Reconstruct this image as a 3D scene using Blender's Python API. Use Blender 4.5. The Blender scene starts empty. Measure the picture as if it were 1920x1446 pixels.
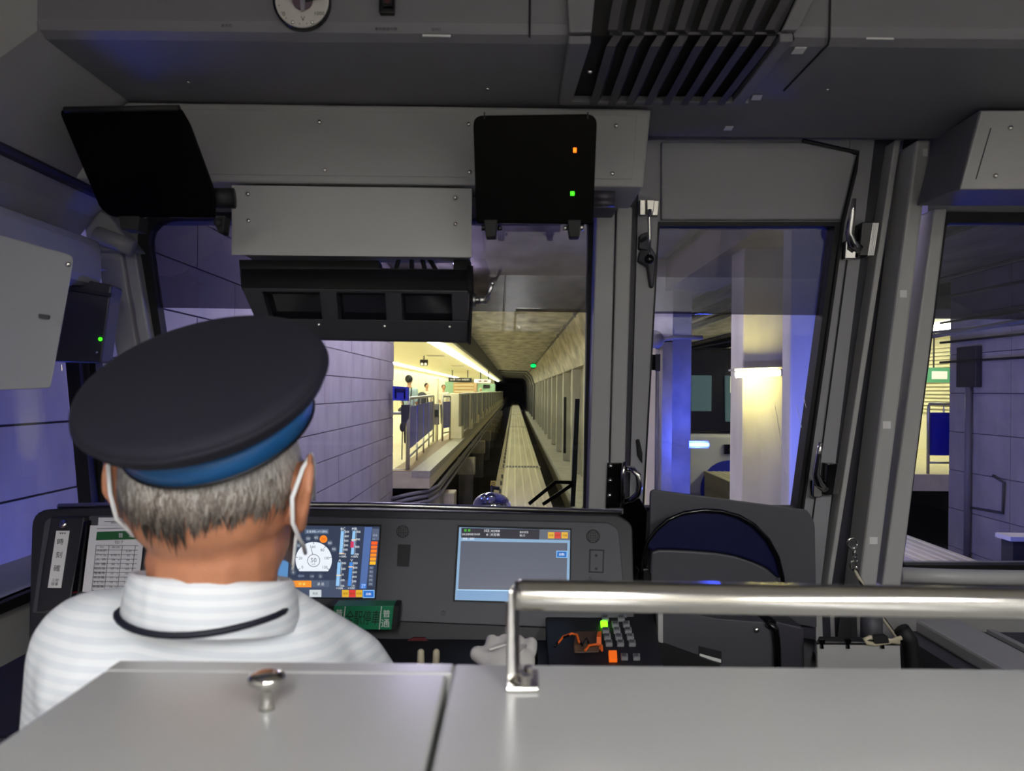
import bpy, bmesh, math, random
from mathutils import Matrix, Vector
random.seed(7)
sc = bpy.context.scene
C = sc.collection

# ------------------------------------------------------------------ camera, world, exposure
F_PX, CX, CY, ROLL = 1390.0, 964.0, 733.0, math.radians(0.55)
cam_d = bpy.data.cameras.new('camera'); cam = bpy.data.objects.new('camera', cam_d); C.objects.link(cam)
cam_d.sensor_width = 36.0; cam_d.lens = F_PX / 1920 * 36.0
cam_d.shift_x = -(CX - 960) / 1920; cam_d.shift_y = (CY - 723) / 1920
cam_d.clip_start = 0.02; cam_d.clip_end = 400
cam_d.dof.use_dof = True; cam_d.dof.focus_distance = 2.6; cam_d.dof.aperture_fstop = 7.5
cam.matrix_world = Matrix.Rotation(math.pi / 2, 4, 'X') @ Matrix.Rotation(ROLL, 4, 'Z')
sc.camera = cam
w = bpy.data.worlds.new('world'); sc.world = w; w.use_nodes = True
w.node_tree.nodes['Background'].inputs[0].default_value = (0.02, 0.02, 0.03, 1)
w.node_tree.nodes['Background'].inputs[1].default_value = 0.02
sc.view_settings.view_transform = 'Standard'; sc.view_settings.look = 'None'
sc.view_settings.exposure = 0.0; sc.view_settings.gamma = 1.0; sc.view_settings.use_curve_mapping = False

def light(name, kind, loc, energy, col=(1, 1, 1), size=0.1, rot=None, size_y=None, angle=None, blend=.5):
    d = bpy.data.lights.new(name, kind); d.energy = energy; d.color = col
    if kind == 'AREA':
        d.size = size
        if size_y: d.shape = 'RECTANGLE'; d.size_y = size_y
    elif kind in ('POINT', 'SPOT'): d.shadow_soft_size = size
    if kind == 'SPOT': d.spot_size = angle or 1.5; d.spot_blend = blend
    o = bpy.data.objects.new(name, d); C.objects.link(o); o.location = loc
    if rot: o.rotation_euler = rot
    return o
# the train's own headlamps, below the nose
light('headlamp_beam', 'SPOT', (-0.55, 2.6, -1.25), 120, (.80, .74, 1.0), .12, (math.radians(94), 0, math.radians(8)), angle=1.7, blend=.8)
light('headlamp_beam', 'SPOT', (1.0, 2.6, -1.25), 90, (.92, .88, 1.0), .12, (math.radians(92), 0, math.radians(-10)), angle=1.6, blend=.8)

# ------------------------------------------------------------------ pixel rays onto planes that stand in the place
CA, SA = math.cos(ROLL), math.sin(ROLL)
def ray(px, py):
    u, v = px - CX, CY - py
    return Vector(((u * CA - v * SA) / F_PX, 1.0, (u * SA + v * CA) / F_PX))
def P(px, py, Y): return ray(px, py) * Y
def plane(a, b, c=0.0):                       # Y = a + b*z + c*x
    def f(px, py, off=0.0):
        r = ray(px, py); return r * ((a + off) / (1 - b * r.z - c * r.x))
    return f
FR = plane(1.70, -0.20)                       # raked cab front
DS = plane(1.605, 0.45)                       # driver's desk face, leaning back
KP = plane(5.37, 9.24)                        # keypad slope
def YP(Y): return plane(Y, 0)

# ------------------------------------------------------------------ materials
def lin(c):
    return tuple(((x / 255) / 12.92 if x / 255 <= .04045 else ((x / 255 + .055) / 1.055) ** 2.4) for x in c) + (1,)
MATS = {}
def mat(name, col, rough=.5, metal=0, emit=None, strength=1.0, noise=0, nscale=20, bump=0, bscale=200, spec=.5, coat=0, stretch=(1, 1, 1)):
    m = bpy.data.materials.new(name); m.use_nodes = True; nt = m.node_tree; b = nt.nodes['Principled BSDF']
    b.inputs['Base Color'].default_value = lin(col); b.inputs['Roughness'].default_value = rough
    b.inputs['Metallic'].default_value = metal; b.inputs['Specular IOR Level'].default_value = spec
    b.inputs['Coat Weight'].default_value = coat
    if emit:
        b.inputs['Emission Color'].default_value = lin(emit); b.inputs['Emission Strength'].default_value = strength
    if noise or bump:
        tc = nt.nodes.new('ShaderNodeTexCoord'); mp = nt.nodes.new('ShaderNodeMapping'); mp.inputs['Scale'].default_value = stretch
        nt.links.new(tc.outputs['Object'], mp.inputs[0])
    if noise:
        n = nt.nodes.new('ShaderNodeTexNoise'); n.inputs['Scale'].default_value = nscale; n.inputs['Detail'].default_value = 6
        nt.links.new(mp.outputs[0], n.inputs['Vector'])
        r = nt.nodes.new('ShaderNodeValToRGB'); l = lin(col)
        r.color_ramp.elements[0].position = .3; r.color_ramp.elements[1].position = .7
        r.color_ramp.elements[0].color = tuple(x * (1 - noise) for x in l[:3]) + (1,)
        r.color_ramp.elements[1].color = tuple(min(1, x * (1 + noise)) for x in l[:3]) + (1,)
        nt.links.new(n.outputs[0], r.inputs[0]); nt.links.new(r.outputs[0], b.inputs['Base Color'])
    if bump:
        n2 = nt.nodes.new('ShaderNodeTexNoise'); n2.inputs['Scale'].default_value = bscale; n2.inputs['Detail'].default_value = 3
        nt.links.new(mp.outputs[0], n2.inputs['Vector'])
        bp = nt.nodes.new('ShaderNodeBump'); bp.inputs['Strength'].default_value = bump; bp.inputs['Distance'].default_value = .01
        nt.links.new(n2.outputs[0], bp.inputs['Height']); nt.links.new(bp.outputs[0], b.inputs['Normal'])
    MATS[name] = m; return m
def glass(name, tint, refl=.05, rough=.02):
    m = bpy.data.materials.new(name); m.use_nodes = True; nt = m.node_tree; nt.nodes.clear()
    o = nt.nodes.new('ShaderNodeOutputMaterial'); t = nt.nodes.new('ShaderNodeBsdfTransparent'); g = nt.nodes.new('ShaderNodeBsdfGlossy')
    t.inputs[0].default_value = tint + (1,); g.inputs['Roughness'].default_value = rough
    x = nt.nodes.new('ShaderNodeMixShader'); x.inputs[0].default_value = refl
    nt.links.new(t.outputs[0], x.inputs[1]); nt.links.new(g.outputs[0], x.inputs[2]); nt.links.new(x.outputs[0], o.inputs[0])
    MATS[name] = m; return m
mat('grey_paint', (158, 157, 155), .42, bump=.03, bscale=500)
mat('counter_grey', (180, 180, 178), .26, bump=.02, bscale=700)
mat('soffit_grey', (120, 118, 122), .5, bump=.03)
mat('vent_grey', (66, 64, 68), .5)
mat('dark_trim', (52, 50, 58), .5)
mat('door_grey', (146, 145, 148), .45, bump=.03)
mat('light_pillar', (172, 171, 168), .38, bump=.03)
mat('gasket', (10, 10, 11), .6)
mat('black_gloss', (9, 9, 10), .16)
mat('black_matte', (14, 14, 15), .65)
mat('visor_black', (4, 4, 5), .08, spec=.03)
mat('dash_grey', (70, 70, 76), .55, bump=.05, bscale=900)
mat('dash_dark', (34, 33, 38), .5)
mat('desk_black', (24, 23, 27), .55)
mat('chrome', (215, 212, 205), .14, metal=1)
mat('steel', (190, 188, 184), .28, metal=1)
mat('screw_steel', (225, 222, 215), .2, metal=1)
mat('white_label', (225, 224, 220), .5)
mat('paper', (222, 220, 222), .6)
mat('paper_green', (28, 92, 46), .6)
mat('ink', (24, 24, 28), .7)
mat('beige', (196, 186, 158), .5)
mat('red_label', (84, 18, 22), .6)
mat('sign_green', (18, 118, 78), .45)
mat('orange', (235, 105, 25), .45)
mat('orange_lit', (235, 105, 25), .45, emit=(255, 110, 20), strength=.6)
mat('brown_box', (86, 62, 44), .4)
mat('key_grey', (150, 150, 152), .4)
mat('key_face', (86, 88, 90), .4)
mat('green_lit', (80, 255, 20), .4, emit=(110, 255, 20), strength=3.5)
mat('green_led_and_glint', (40, 255, 30), .4, emit=(60, 255, 20), strength=2.2)  # pilot light of the monitor box, and the green visor reflection
mat('glint_orange', (255, 120, 10), .4, emit=(255, 110, 5), strength=2.2)  # glow for the orange reflection in the visor
mat('navy_pad', (16, 18, 58), .35, bump=.1, bscale=600)
mat('rope_dark', (40, 38, 36), .8)
mat('meter_face', (205, 200, 192), .4)
mat('meter_brown', (96, 78, 88), .4)
mat('pane_dark', (16, 16, 20), .1)
mat('box_lavender', (130, 130, 136), .45, bump=.03)
mat('cab_floor', (70, 70, 72), .7, noise=.2)
mat('rear_wall', (208, 202, 188), .55)
mat('seat_blue', (40, 55, 110), .8, bump=.2)
mat('lamp_diffuser', (250, 246, 236), .5, emit=(252, 252, 252), strength=54.0)
glass('clear_glass', (.93, .95, .94), .04)
glass('tint_glass', (.36, .36, .40), .05)
# exterior
mat('concrete', (150, 146, 138), .85, noise=.28, nscale=2.2, bump=.4, bscale=14)
mat('concrete_block', (176, 172, 170), .8, noise=.16, nscale=3, bump=.3, bscale=22, stretch=(1, 1, .4))
mat('joint_dark', (70, 68, 74), .9)
mat('ceiling_concrete', (200, 195, 184), .85, noise=.45, nscale=2.6, bump=.6, bscale=10, stretch=(1, .35, 1))
mat('pilaster', (196, 194, 184), .7, noise=.15, nscale=4, stretch=(1, 1, .25))
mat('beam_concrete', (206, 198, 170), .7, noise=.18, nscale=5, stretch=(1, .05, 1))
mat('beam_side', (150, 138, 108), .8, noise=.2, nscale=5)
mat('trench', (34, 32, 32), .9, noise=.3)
mat('cream_tile', (236, 232, 200), .4, noise=.05, nscale=3)
mat('cream_panel', (232, 226, 196), .45)
mat('platform_tile', (214, 204, 172), .5, noise=.1, nscale=6)
mat('platform_brown', (140, 118, 92), .6, noise=.15)
mat('platform_edge', (176, 172, 156), .6, noise=.15)
mat('girder', (92, 92, 88), .7)
mat('fence_steel', (190, 188, 180), .35, metal=.6)
mat('fence_blue', (40, 44, 190), .35)
mat('box_blue', (40, 52, 190), .4)
mat('door_dark', (58, 62, 62), .25)
mat('door_frame', (206, 204, 190), .35)
mat('tube_light', (255, 255, 250), .4, emit=(255, 254, 230), strength=22)
mat('tube_near', (255, 255, 235), .4, emit=(255, 236, 150), strength=110)
mat('fill_violet', (230, 225, 255), .4, emit=(226, 213, 255), strength=84)  # emission of the added fill tubes
mat('blue_lamp', (90, 130, 255), .4, emit=(40, 60, 255), strength=40)
mat('signal_green', (10, 230, 120), .4, emit=(0, 255, 110), strength=1.6)
mat('cable', (22, 22, 24), .7)
mat('pipe_grey', (128, 126, 130), .5)
mat('train_white', (226, 226, 228), .35)
mat('train_dark', (24, 26, 34), .2)
mat('train_window', (70, 84, 90), .2, emit=(84, 110, 112), strength=.5)
mat('train_window_lit', (200, 210, 160), .2, emit=(220, 225, 150), strength=.8)
mat('louvre', (240, 234, 196), .5)
mat('exit_green', (90, 160, 120), .5, emit=(110, 190, 140), strength=.4)
mat('wood_panel', (214, 176, 124), .5)
mat('teal_panel', (150, 190, 160), .4)
mat('sign_white', (250, 246, 236), .5, emit=(250, 246, 236), strength=.5)
mat('yellow_tag', (240, 200, 60), .5)
mat('rear_red', (190, 40, 30), .5, emit=(255, 30, 10), strength=1.5)
# person
mat('skin', (196, 132, 98), .5, noise=.12, nscale=35, bump=.05, bscale=300)
mat('hat_navy', (22, 21, 36), .8, bump=.12, bscale=1500)
mat('hat_band', (36, 98, 158), .35)
mat('hat_piping', (12, 12, 16), .5)
mat('gold', (214, 170, 80), .25, metal=1)
mat('mask_white', (236, 236, 236), .7)
mat('glove', (222, 218, 212), .85, bump=.15, bscale=900)
mat('lanyard', (18, 20, 38), .6)
mat('trousers', (34, 36, 48), .8)
mat('shirt_blue', (180, 206, 210), .8)
mat('shirt_white', (236, 232, 214), .8)
mat('hair_black', (22, 20, 20), .6)
mat('skin_far', (206, 158, 120), .6)
mat('dark_cloth', (60, 62, 66), .8)

def shirt_material():
    m = bpy.data.materials.new('shirt'); m.use_nodes = True; nt = m.node_tree; b = nt.nodes['Principled BSDF']
    tc = nt.nodes.new('ShaderNodeTexCoord'); mp = nt.nodes.new('ShaderNodeMapping'); mp.inputs['Rotation'].default_value = (0, math.radians(-5), 0)
    nt.links.new(tc.outputs['Object'], mp.inputs[0])
    wv = nt.nodes.new('ShaderNodeTexWave'); wv.wave_type = 'BANDS'; wv.bands_direction = 'Z'
    wv.inputs['Scale'].default_value = 30; wv.inputs['Distortion'].default_value = 1.2; wv.inputs['Detail'].default_value = 1; wv.inputs['Detail Scale'].default_value = .3
    nt.links.new(mp.outputs[0], wv.inputs['Vector'])
    r = nt.nodes.new('ShaderNodeValToRGB'); r.color_ramp.elements[0].position = .42; r.color_ramp.elements[1].position = .58
    r.color_ramp.elements[0].color = lin((226, 231, 236)); r.color_ramp.elements[1].color = lin((238, 241, 244))
    nt.links.new(wv.outputs[0], r.inputs[0]); nt.links.new(r.outputs[0], b.inputs['Base Color'])
    n = nt.nodes.new('ShaderNodeTexNoise'); n.inputs['Scale'].default_value = 9; n.inputs['Detail'].default_value = 2
    mp2 = nt.nodes.new('ShaderNodeMapping'); mp2.inputs['Rotation'].default_value = (0, .6, 0); mp2.inputs['Scale'].default_value = (2.2, 1, .5)
    nt.links.new(tc.outputs['Object'], mp2.inputs[0]); nt.links.new(mp2.outputs[0], n.inputs['Vector'])
    bp = nt.nodes.new('ShaderNodeBump'); bp.inputs['Strength'].default_value = .45; bp.inputs['Distance'].default_value = .02
    nt.links.new(n.outputs[0], bp.inputs['Height']); nt.links.new(bp.outputs[0], b.inputs['Normal'])
    b.inputs['Roughness'].default_value = .85; MATS['shirt'] = m
shirt_material()
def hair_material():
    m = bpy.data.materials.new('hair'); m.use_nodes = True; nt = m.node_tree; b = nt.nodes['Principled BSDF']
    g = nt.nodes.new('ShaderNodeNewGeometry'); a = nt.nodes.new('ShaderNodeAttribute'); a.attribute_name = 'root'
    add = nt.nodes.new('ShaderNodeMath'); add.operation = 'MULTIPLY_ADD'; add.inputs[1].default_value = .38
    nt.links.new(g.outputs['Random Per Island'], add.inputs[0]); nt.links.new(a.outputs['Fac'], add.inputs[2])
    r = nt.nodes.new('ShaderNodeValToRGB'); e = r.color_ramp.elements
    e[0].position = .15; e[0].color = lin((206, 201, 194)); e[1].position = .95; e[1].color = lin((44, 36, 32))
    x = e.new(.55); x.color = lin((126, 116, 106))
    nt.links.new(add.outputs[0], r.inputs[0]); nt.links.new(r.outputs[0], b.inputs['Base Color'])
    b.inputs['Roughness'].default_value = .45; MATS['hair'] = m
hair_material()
def rope_material():
    m = bpy.data.materials.new('rope_striped'); m.use_nodes = True; nt = m.node_tree; b = nt.nodes['Principled BSDF']
    tc = nt.nodes.new('ShaderNodeTexCoord'); wv = nt.nodes.new('ShaderNodeTexWave'); wv.bands_direction = 'DIAGONAL'; wv.inputs['Scale'].default_value = 42
    nt.links.new(tc.outputs['Object'], wv.inputs['Vector'])
    r = nt.nodes.new('ShaderNodeValToRGB'); r.color_ramp.elements[0].position = .45; r.color_ramp.elements[1].position = .55
    r.color_ramp.elements[0].color = lin((30, 28, 28)); r.color_ramp.elements[1].color = lin((200, 190, 170))
    nt.links.new(wv.outputs[0], r.inputs[0]); nt.links.new(r.outputs[0], b.inputs['Base Color']); b.inputs['Roughness'].default_value = .8
    MATS['rope_striped'] = m
rope_material()

# ------------------------------------------------------------------ mesh helpers
class MB:
    def __init__(s): s.v = []; s.f = []
    def add(s, v, f):
        n = len(s.v); s.v += [Vector(x) for x in v]; s.f += [tuple(i + n for i in q) for q in f]; return s
    def box(s, x0, x1, y0, y1, z0, z1):
        return s.add([(x, y, z) for z in (z0, z1) for y in (y0, y1) for x in (x0, x1)],
                     [(0, 2, 3, 1), (4, 5, 7, 6), (0, 1, 5, 4), (2, 6, 7, 3), (0, 4, 6, 2), (1, 3, 7, 5)])
    def prism(s, poly, vec):
        n = len(poly); vec = Vector(vec); a = [Vector(p) for p in poly]; b = [p + vec for p in a]
        return s.add(a + b, [tuple(range(n)), tuple(range(2 * n - 1, n - 1, -1))] + [(i, (i + 1) % n, (i + 1) % n + n, i + n) for i in range(n)])
    def ring(s, outer, inner, vec):            # frame between two matching loops, with depth
        n = len(outer); vec = Vector(vec)
        o = [Vector(p) for p in outer]; i_ = [Vector(p) for p in inner]
        v = o + i_ + [p + vec for p in o] + [p + vec for p in i_]; f = []
        for k in range(n):
            j = (k + 1) % n
            f += [(k, j, n + j, n + k), (2 * n + k, 3 * n + k, 3 * n + j, 2 * n + j), (k, 2 * n + k, 2 * n + j, j), (n + k, n + j, 3 * n + j, 3 * n + k)]
        return s.add(v, f)
    def cyl(s, p0, p1, r0, r1=None, n=14):
        return s.tube([p0, p1], r0, n, r1)
    def tube(s, pts, r, n=8, r1=None, radii=None):
        pts = [Vector(p) for p in pts]; m = len(pts); v = []; f = []
        up = None
        for k, p in enumerate(pts):
            t = (pts[min(k + 1, m - 1)] - pts[max(k - 1, 0)]).normalized()
            if up is None: up = Vector((0, 0, 1)) if abs(t.z) < .9 else Vector((1, 0, 0))
            a = t.cross(up).normalized(); b = a.cross(t).normalized(); up = b
            rr = radii[k] if radii else (r if r1 is None else r + (r1 - r) * k / (m - 1))
            v += [p + (a * math.cos(2 * math.pi * i / n) + b * math.sin(2 * math.pi * i / n)) * rr for i in range(n)]
        for k in range(m - 1):
            f += [(k * n + i, k * n + (i + 1) % n, (k + 1) * n + (i + 1) % n, (k + 1) * n + i) for i in range(n)]
        f += [tuple(range(n - 1, -1, -1)), tuple(range((m - 1) * n, m * n))]
        return s.add(v, f)
    def ell(s, c, r, M=None, nu=16, nv=10):
        c = Vector(c); M = M or Matrix.Identity(3); v = []; f = []
        for j in range(1, nv):
            t = math.pi * j / nv
            for i in range(nu):
                a = 2 * math.pi * i / nu
                v.append(c + M @ Vector((r[0] * math.sin(t) * math.cos(a), r[1] * math.sin(t) * math.sin(a), r[2] * math.cos(t))))
        top = len(v); v.append(c + M @ Vector((0, 0, r[2]))); v.append(c + M @ Vector((0, 0, -r[2])))
        for j in range(nv - 2):
            f += [(j * nu + i, (j + 1) * nu + i, (j + 1) * nu + (i + 1) % nu, j * nu + (i + 1) % nu) for i in range(nu)]
        f += [(top, i, (i + 1) % nu) for i in range(nu)] + [(top + 1, (nv - 2) * nu + (i + 1) % nu, (nv - 2) * nu + i) for i in range(nu)]
        return s.add(v, f)
    def lathe(s, prof, M, n=40, ey=1.0):       # profile (r, h) about local z of 4x4 M
        v = []; f = []; m = len(prof)
        for r, h in prof:
            for i in range(n):
                a = 2 * math.pi * i / n; v.append(M @ Vector((r * math.cos(a), r * ey * math.sin(a), h)))
        for k in range(m - 1):
            f += [(k * n + i, k * n + (i + 1) % n, (k + 1) * n + (i + 1) % n, (k + 1) * n + i) for i in range(n)]
        f += [tuple(range(n - 1, -1, -1)), tuple(range((m - 1) * n, m * n))]
        return s.add(v, f)
    def px(s, poly, pl, thick, off=0.0):       # outline on a plane, with thickness away from the viewer
        return s.prism([pl(x, y, off) for x, y in poly], (0, thick, 0))
    def rect(s, x0, y0, x1, y1, pl, thick, off=0.0):
        return s.px([(x0, y0), (x1, y0), (x1, y1), (x0, y1)], pl, thick, off)

def mesh_of(name, mb):
    me = bpy.data.meshes.new(name); me.from_pydata([tuple(v) for v in mb.v], [], mb.f)
    bm = bmesh.new(); bm.from_mesh(me); bmesh.ops.recalc_face_normals(bm, faces=bm.faces); bm.to_mesh(me); bm.free()
    return me
def obj(name, mb, m, parent=None, bevel=0, smooth=False, seg=2):
    me = mb if isinstance(mb, bpy.types.Mesh) else mesh_of(name, mb)
    if not me.materials: me.materials.append(MATS[m])
    o = bpy.data.objects.new(name, me); C.objects.link(o)
    if parent: o.parent = parent
    if smooth:
        for p in me.polygons: p.use_smooth = True
    if bevel:
        b = o.modifiers.new('bevel', 'BEVEL'); b.width = bevel; b.segments = seg; b.limit_method = 'ANGLE'; b.angle_limit = math.radians(35)
    return o
def tag(o, label, cat, group=None):
    o['label'] = label; o['category'] = cat
    if group: o['group'] = group
    return o
EMPTIES = []
def thing(name, label, cat, group=None):
    o = bpy.data.objects.new(name, None); C.objects.link(o); o.empty_display_size = .05; EMPTIES.append(o)
    return tag(o, label, cat, group)
def struct(name, mb, m, parent=None, bevel=0, smooth=False):
    o = obj(name, mb, m, parent, bevel, smooth)
    if not parent: o['kind'] = 'structure'
    return o
def one(name, mb, m, label, cat, group=None, bevel=0, smooth=False):
    return tag(obj(name, mb, m, None, bevel, smooth), label, cat, group)

TXT = {}
def glyphs(body):
    if body not in TXT:
        cu = bpy.data.curves.new('t', 'FONT'); cu.body = body; cu.size = 1; cu.resolution_u = 2; cu.fill_mode = 'FRONT'
        o = bpy.data.objects.new('t', cu); C.objects.link(o)
        dg = bpy.context.evaluated_depsgraph_get(); me = bpy.data.meshes.new_from_object(o.evaluated_get(dg))
        v = [(p.co.x, p.co.y) for p in me.vertices]; f = [tuple(p.vertices) for p in me.polygons]
        bpy.data.objects.remove(o); bpy.data.curves.remove(cu); bpy.data.meshes.remove(me)
        TXT[body] = (v, f)
    return TXT[body]
def text(mb, body, x, y, h, pl, off, wscale=1.0, align='C', rot=0.0, shear=0.0, width=None):
    """flat print: body centred at x,y of the picture frame, cap height h, laid on plane pl"""
    v, f = glyphs(body)
    if not v: return
    x0 = min(p[0] for p in v); x1 = max(p[0] for p in v); y0 = min(p[1] for p in v); y1 = max(p[1] for p in v)
    k = h / max(y1 - y0, 1e-4); kx = k * wscale
    if width: kx = width / max(x1 - x0, 1e-4)
    ax = {'C': (x0 + x1) / 2, 'L': x0, 'R': x1}[align]; cr, sr = math.cos(rot), math.sin(rot); out = []
    for a, b in v:
        dx = (a - ax) * kx; dy = -(b - (y0 + y1) / 2) * k; dx -= shear * dy
        out.append(pl(x + dx * cr - dy * sr, y + dx * sr + dy * cr, off))
    mb.add(out, f)

def L(p, q):                                   # x of a picture line at height y
    return lambda y: p[0] + (q[0] - p[0]) * (y - p[1]) / (q[1] - p[1])
def band(l, r, y0, y1):                        # four-sided outline between two picture lines
    return [(l(y0), y0), (r(y0), y0), (r(y1), y1), (l(y1), y1)]
def rounded(pts, rad, n=5):
    """round the corners of a picture outline; rad per corner or one number"""
    out = []; m = len(pts)
    for i in range(m):
        r = rad[i] if isinstance(rad, (list, tuple)) else rad
        p = Vector(pts[i]); a = Vector(pts[i - 1]) - p; b = Vector(pts[(i + 1) % m]) - p
        if r <= 0: out += [tuple(p)] * (n + 1); continue
        A = p + a.normalized() * min(r, a.length * .49); B = p + b.normalized() * min(r, b.length * .49)
        for k in range(n + 1):
            t = k / n; q = A * (1 - t) ** 2 + p * 2 * t * (1 - t) + B * t * t; out.append(tuple(q))
    return out
def screw(mb, p, r=.004, axis=(0, -1, 0)):
    p = Vector(p); a = Vector(axis).normalized()
    M = Matrix.Translation(p) @ a.to_track_quat('Z', 'Y').to_matrix().to_4x4()
    mb.lathe([(r, 0), (r, r * .35), (r * .8, r * .7), (r * .4, r * .95)], M, 10)
def screws(parent, pts, pl, off=0.0, r=.004):
    for x, y in pts:
        m = MB(); screw(m, pl(x, y, off), r); obj('screw', m, 'screw_steel', parent, smooth=True)

# ================================================================== CAB SHELL
struct('floor', MB().box(-1.05, 2.05, -4, 1.95, -1.40, -1.35), 'cab_floor')
# ceiling over the compartment behind and the dropped soffit of the cab
c = struct('ceiling', MB().box(-1.05, 2.05, -4, 1.1, .80, .84), 'rear_wall')
m = MB()                                       # fascia and soffit: one folded sheet
prof = [(1.08, .80), (1.08, .535), (1.086, .522), (1.10, .515), (1.49, .515), (1.50, .525), (1.50, .80)]
m.prism([(-.70, y, z) for y, z in prof], (2.75, 0, 0))
struct('trim_1', m, 'soffit_grey')
m = MB().box(-1.05, 2.05, 1.45, 1.9, .70, .84); struct('trim_2', m, 'soffit_grey')
# compartment behind
struct('wall_back', MB().box(-1.05, 2.05, -4.05, -4, -1.35, .84), 'rear_wall')
struct('wall_right', MB().box(2.0, 2.05, -4, 1.9, -1.35, .84), 'grey_paint')
struct('trim_3', MB().box(-1.0, 2.0, -.42, -.36, .565, .80), 'rear_wall')        # bulkhead header out of view, added to shade the upper cab
for i, (x, lab) in enumerate(((.0, 'left'), (1.15, 'right'))):
    t = thing('ceiling_lamp', f'long ceiling lamp of the passenger compartment behind, {lab} side row', 'lamp', 'compartment ceiling lamps')
    obj('housing', MB().box(x - .11, x + .11, -3.4, -.62, .765, .799), 'light_pillar', t)
    obj('diffuser', MB().box(x - .09, x + .09, -3.35, -.67, .750, .766), 'lamp_diffuser', t)
# left side: chamfered ceiling corner, bulged wall, window opening with sill
def left_sheet(name, prof, y0, y1, m, back=-1.2):
    mb = MB(); poly = [(x, y0, z) for x, z in prof] + [(back, y0, prof[-1][1]), (back, y0, prof[0][1])]
    mb.prism(poly, (0, y1 - y0, 0)); return struct(name, mb, m)
left_sheet('wall_left', [(-.70, .80), (-.70, .518), (-.858, .40), (-.90, .36), (-.99, .24), (-1.0, .20)], 1.08, 1.58, 'grey_paint')
m = MB().box(-1.2, -1.0, -4, 1.9, -1.35, -.42); m.box(-1.2, -1.0, -4, .55, -.42, .80); m.box(-1.2, -1.0, .55, 1.079, .21, .80)
struct('wall_left_lower', m, 'grey_paint').name = 'wall_left'
struct('baseboard_left', MB().box(-1.0, -.985, -4, 1.6, -1.35, -1.22), 'dark_trim')
struct('trim_4', MB().tube([(-.862, 1.085, .398), (-.862, 1.53, .398)], .012, 8), 'dark_trim')
# side window: gasket post raked with the front, pane
m = MB(); g0 = [(-1.0, 1.72 - .2 * z, z) for z in (.22, -.45)]
m.prism([(-1.01, 1.64, .22), (-1.01, 1.69, .22), (-1.01, 1.80, -.43), (-1.01, 1.75, -.43)], (.03, 0, 0))
m.box(-1.012, -.985, .55, 1.76, -.44, -.42)
t = struct('window_3', m, 'gasket')
obj('pane', MB().prism([(-1.03, .55, -.44), (-1.03, 1.78, -.44), (-1.03, 1.65, .24), (-1.03, .55, .24)], (.006, 0, 0)), 'clear_glass', t)

# ------------------------------------------------------------------ cab front: wall below and around the openings
wf = MB()
wf.px([(100, 962), (1200, 962), (1200, 1700), (100, 1700)], FR, .06, .03)       # below windscreen
wf.px([(1150, 1130), (2700, 1130), (2700, 1700), (1150, 1700)], FR, .06, .035)
wf.px([(120, 250), (1240, 250), (1240, 412), (120, 412)], FR, .06, .03)         # header behind the cabinet
wf.px([(1200, 200), (2700, 200), (2700, 268), (1200, 268)], FR, .06, .03)
wf.px([(1690, 1062), (2700, 1062), (2700, 1140), (1690, 1140)], FR, .06, .03)   # sill right
wf.px([(1740, 200), (2700, 200), (2700, 412), (1740, 412)], FR, .06, .03)
wf.px([(138, 250), (258, 250), (268, 470), (178, 470)], FR, .06, .02)           # upper left corner
wf.px([(-60, 1080), (250, 1080), (250, 1700), (-60, 1700)], FR, .05, .03)
struct('wall_front', wf, 'grey_paint')
# left post of two raised bars
m = MB(); m.px(band(L((176, 465), (282, 960)), L((226, 465), (309, 960)), 465, 960), FR, .05, -.015)
struct('trim_5', m, 'light_pillar', bevel=.004)
m = MB(); m.px(band(L((231, 465), (314, 960)), L((252, 465), (334, 960)), 465, 960), FR, .05, -.02)
struct('trim_6', m, 'light_pillar', bevel=.004)
m = MB(); m.px([(146, 362), (180, 362), (186, 395), (205, 405), (255, 470), (166, 470)], FR, .05, -.04); struct('trim_7', m, 'grey_paint', bevel=.004)
m = MB(); m.tube([FR(182, 440, -.05), FR(215, 452, -.055), FR(250, 466, -.05)], .018, 12); struct('trim_8', m, 'grey_paint', smooth=True)

# ------------------------------------------------------------------ windows in the front
def window(name, outer, inner, tint_y=None, bev=.02):
    g = struct(name, MB().ring([FR(x, y, .005) for x, y in outer], [FR(x, y, .005) for x, y in inner], (0, .03, 0)), 'gasket')
    if tint_y is None:
        obj('pane', MB().px(inner, FR, .006, .02), 'clear_glass', g); return g
    x0 = min(p[0] for p in inner) - 2; x1 = max(p[0] for p in inner) + 2
    up = clip(inner, tint_y, True); lo = clip(inner, tint_y, False)
    obj('tinted_pane', MB().px(up, FR, .006, .02), 'tint_glass', g)['label'] = 'dark tinted upper strip of the glass'
    obj('pane', MB().px(lo, FR, .006, .02), 'clear_glass', g)
    return g
def clip(poly, ty, upper):                     # split an outline at a slightly falling line
    ln = lambda x: ty + (x - 300) * .0105
    out = []
    for i in range(len(poly)):
        a, b = poly[i], poly[(i + 1) % len(poly)]
        fa, fb = a[1] - ln(a[0]), b[1] - ln(b[0])
        ka, kb = (fa <= 0) == upper, (fb <= 0) == upper
        if ka: out.append(a)
        if ka != kb:
            t = fa / (fa - fb); out.append((a[0] + (b[0] - a[0]) * t, a[1] + (b[1] - a[1]) * t))
    res = [out[0]]
    for p in out[1:]:
        if (Vector(p) - Vector(res[-1])).length > .01: res.append(p)
    return res
o_ = rounded([(248, 398), (1113, 398), (1104, 968), (338, 968)], [70, 20, 8, 8])
i_ = rounded([(270, 409), (1103, 409), (1095, 957), (352, 957)], [60, 16, 6, 6])
window('window_1', o_, i_, 577)
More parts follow.
